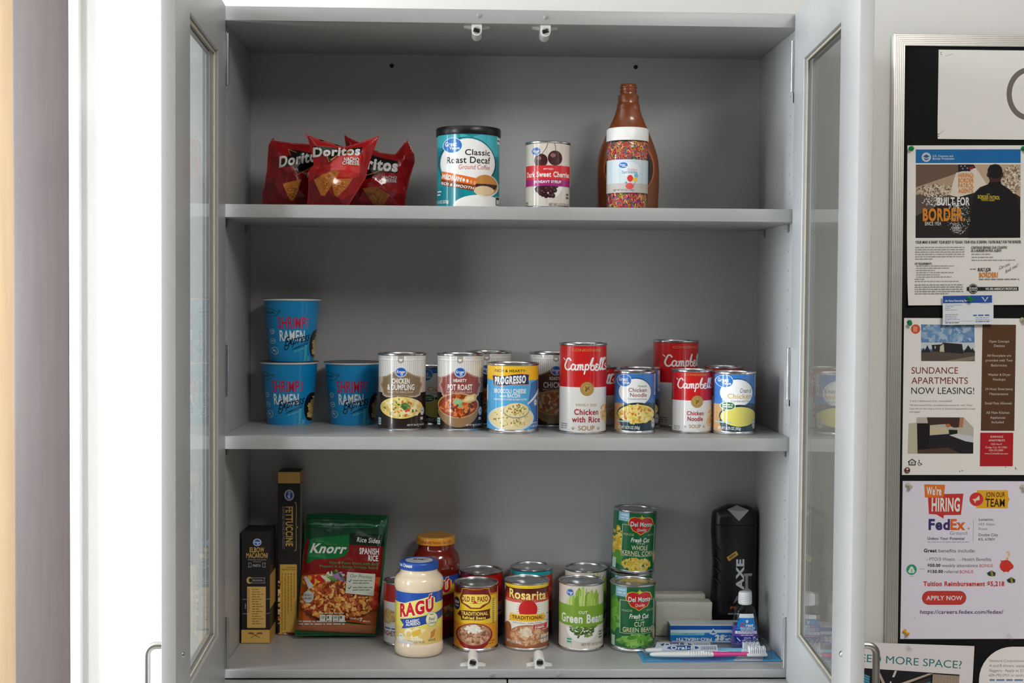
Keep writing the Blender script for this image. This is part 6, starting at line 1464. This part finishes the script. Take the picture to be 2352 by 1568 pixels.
def space(a):
    a.text('NEED MORE SPACE?', 740, 1816, 402, 474, (40, 126, 128), .0, 0, -40)
    a.poly([(600, 530), (1800, 572), (1800, 900), (600, 900)], (34, 32, 38)).poly([(800, 560), (930, 620), (930, 900), (700, 900)], (40, 130, 160))
    for i in range(6): a.line([(790, 572 + i * 22), (930, 622 + i * 26)], 6, (120, 190, 206))
    a.poly([(985, 545), (1010, 545), (1090, 690), (1060, 690)], (190, 170, 150)).poly([(985, 615), (1030, 640), (1040, 760), (985, 760)], (120, 108, 100)).poly([(1170, 555), (1192, 555), (1170, 618), (1148, 618)], (214, 214, 214)).poly([(1130, 660), (1144, 660), (1140, 700), (1122, 700)], (214, 214, 214))
    a.poly([(1190, 690), (1500, 570), (1545, 570), (1260, 690)], (196, 176, 156)).poly([(1300, 690), (1520, 610), (1520, 690)], (60, 54, 54)).poly([(1380, 690), (1520, 650), (1520, 690)], (50, 140, 170)).poly([(1540, 575), (1800, 585), (1800, 900), (1540, 900)], (170, 152, 134))
    for i in range(8): a.rect(1560 + i * 30, 585, 1566 + i * 30, 900, (156, 138, 120))
paper('storage_flyer', 'storage rental flyer with teal heading, overlapping the lower left frame', 'flyer', 0.6405, -0.0257, 0.238, 0.16, (704, 292, N4), space, rot=-0.034, y=BY - .0072, col=(238, 232, 234))
def venture(a):
    for s, y in (('Venture Corporation is now hiring class', 490), ('A and B drivers, equipment operators and', 538), ('flaggers.  Apply at 214 S. Highway', 584), ('620-792-5921 or send resume to', 630)): a.text(s, 2004, 2004 + len(s) * 16.2, y - 24, y, (110, 108, 112), .0)
    a.words(2010, 2500, 668, 24, (110, 150, 196), 3)
ol = []
for q in range(0, 10): t = PI / 2 * q / 9; ol.append((0.062 - 0.062 * math.sin(t), -0.062 + 0.062 * math.cos(t)))
paper('rounded_notice', 'white notice with a rounded corner beside the storage flyer', 'notice', 0.8905, -0.0362, 0.26, 0.2, (1908, 342, N4), venture, rot=-0.004, y=BY - .002, outline=ol + [(0, -0.2), (0.26, -0.2), (0.26, 0)], col=(244, 240, 236))
def pin(label, x, z, mat, yb, ax=0.0, az=0.0, r=1.0, flat=False):
    b = MB()
    if flat: b.lathe([(0.0056, 0.0), (0.0058, .0006), (0.0048, .0026), (0.003, .0042), (0, .0048)], 28, axis='-Y')
    else: b.lathe([(0, 0), (0.0042, 0.0), (0.0046, .0008), (0.0044, .0016), (0.0026, .0024), (0.0021, .005), (0.0024, .0078), (0.0038, .0086), (0.0041, .0096), (0.0036, .0106), (0, .011)], 28, axis='-Y')
    o = b.build('push_pin', M[mat]); o.location = (bx(x), yb, Z0 + bz(z)); o.rotation_euler = (ax, 0, az); o.scale = (r, r, r)
    return tag(o, label, 'push pin', 'pins on the notice board')
pin('green push pin at the upper left corner of the recruiting poster', 0.7466, 0.8885, 'green', BY - .0015, .1, -.5)
pin('green push pin at the upper right corner of the recruiting poster', 0.9535, 0.8905, 'green', BY - .0015, .1, .4)
pin('green push pin through the blue header of the business card', 0.8535, 0.6135, 'green', BY - .0135, .25, .1)
pin('green push pin at the upper left corner of the apartment flyer', 0.7475, 0.5685, 'green', BY - .0022, .3, -.2)
pin('beige push pin at the upper right corner of the apartment flyer', 0.9575, 0.5745, 'beige', BY - .0022, .1, .3)
pin('copper thumbtack at the lower left corner of the apartment flyer', 0.7480, 0.2938, 'copper', BY - .0021, flat=True)
pin('beige push pin at the upper left corner of the hiring flyer', 0.7490, 0.2665, 'beige', BY - .0018, .3, .4)
pin('beige push pin at the upper right corner of the hiring flyer', 0.9640, 0.2640, 'beige', BY - .0018, .2, .3)
pin('yellow push pin at the lower left corner of the hiring flyer', 0.7475, -0.0065, 'yellow', BY - .0018, .5, .6)
pin('clear push pin at the lower right corner of the hiring flyer', 0.9440, -0.0160, 'clear', BY - .0018, .3, .3)
pin('clear push pin at the top of the storage flyer', 0.7530, -0.0370, 'clear', BY - .0078, .1, .1)

bpy.data.objects.remove(_gob); bpy.data.curves.remove(_gcu)
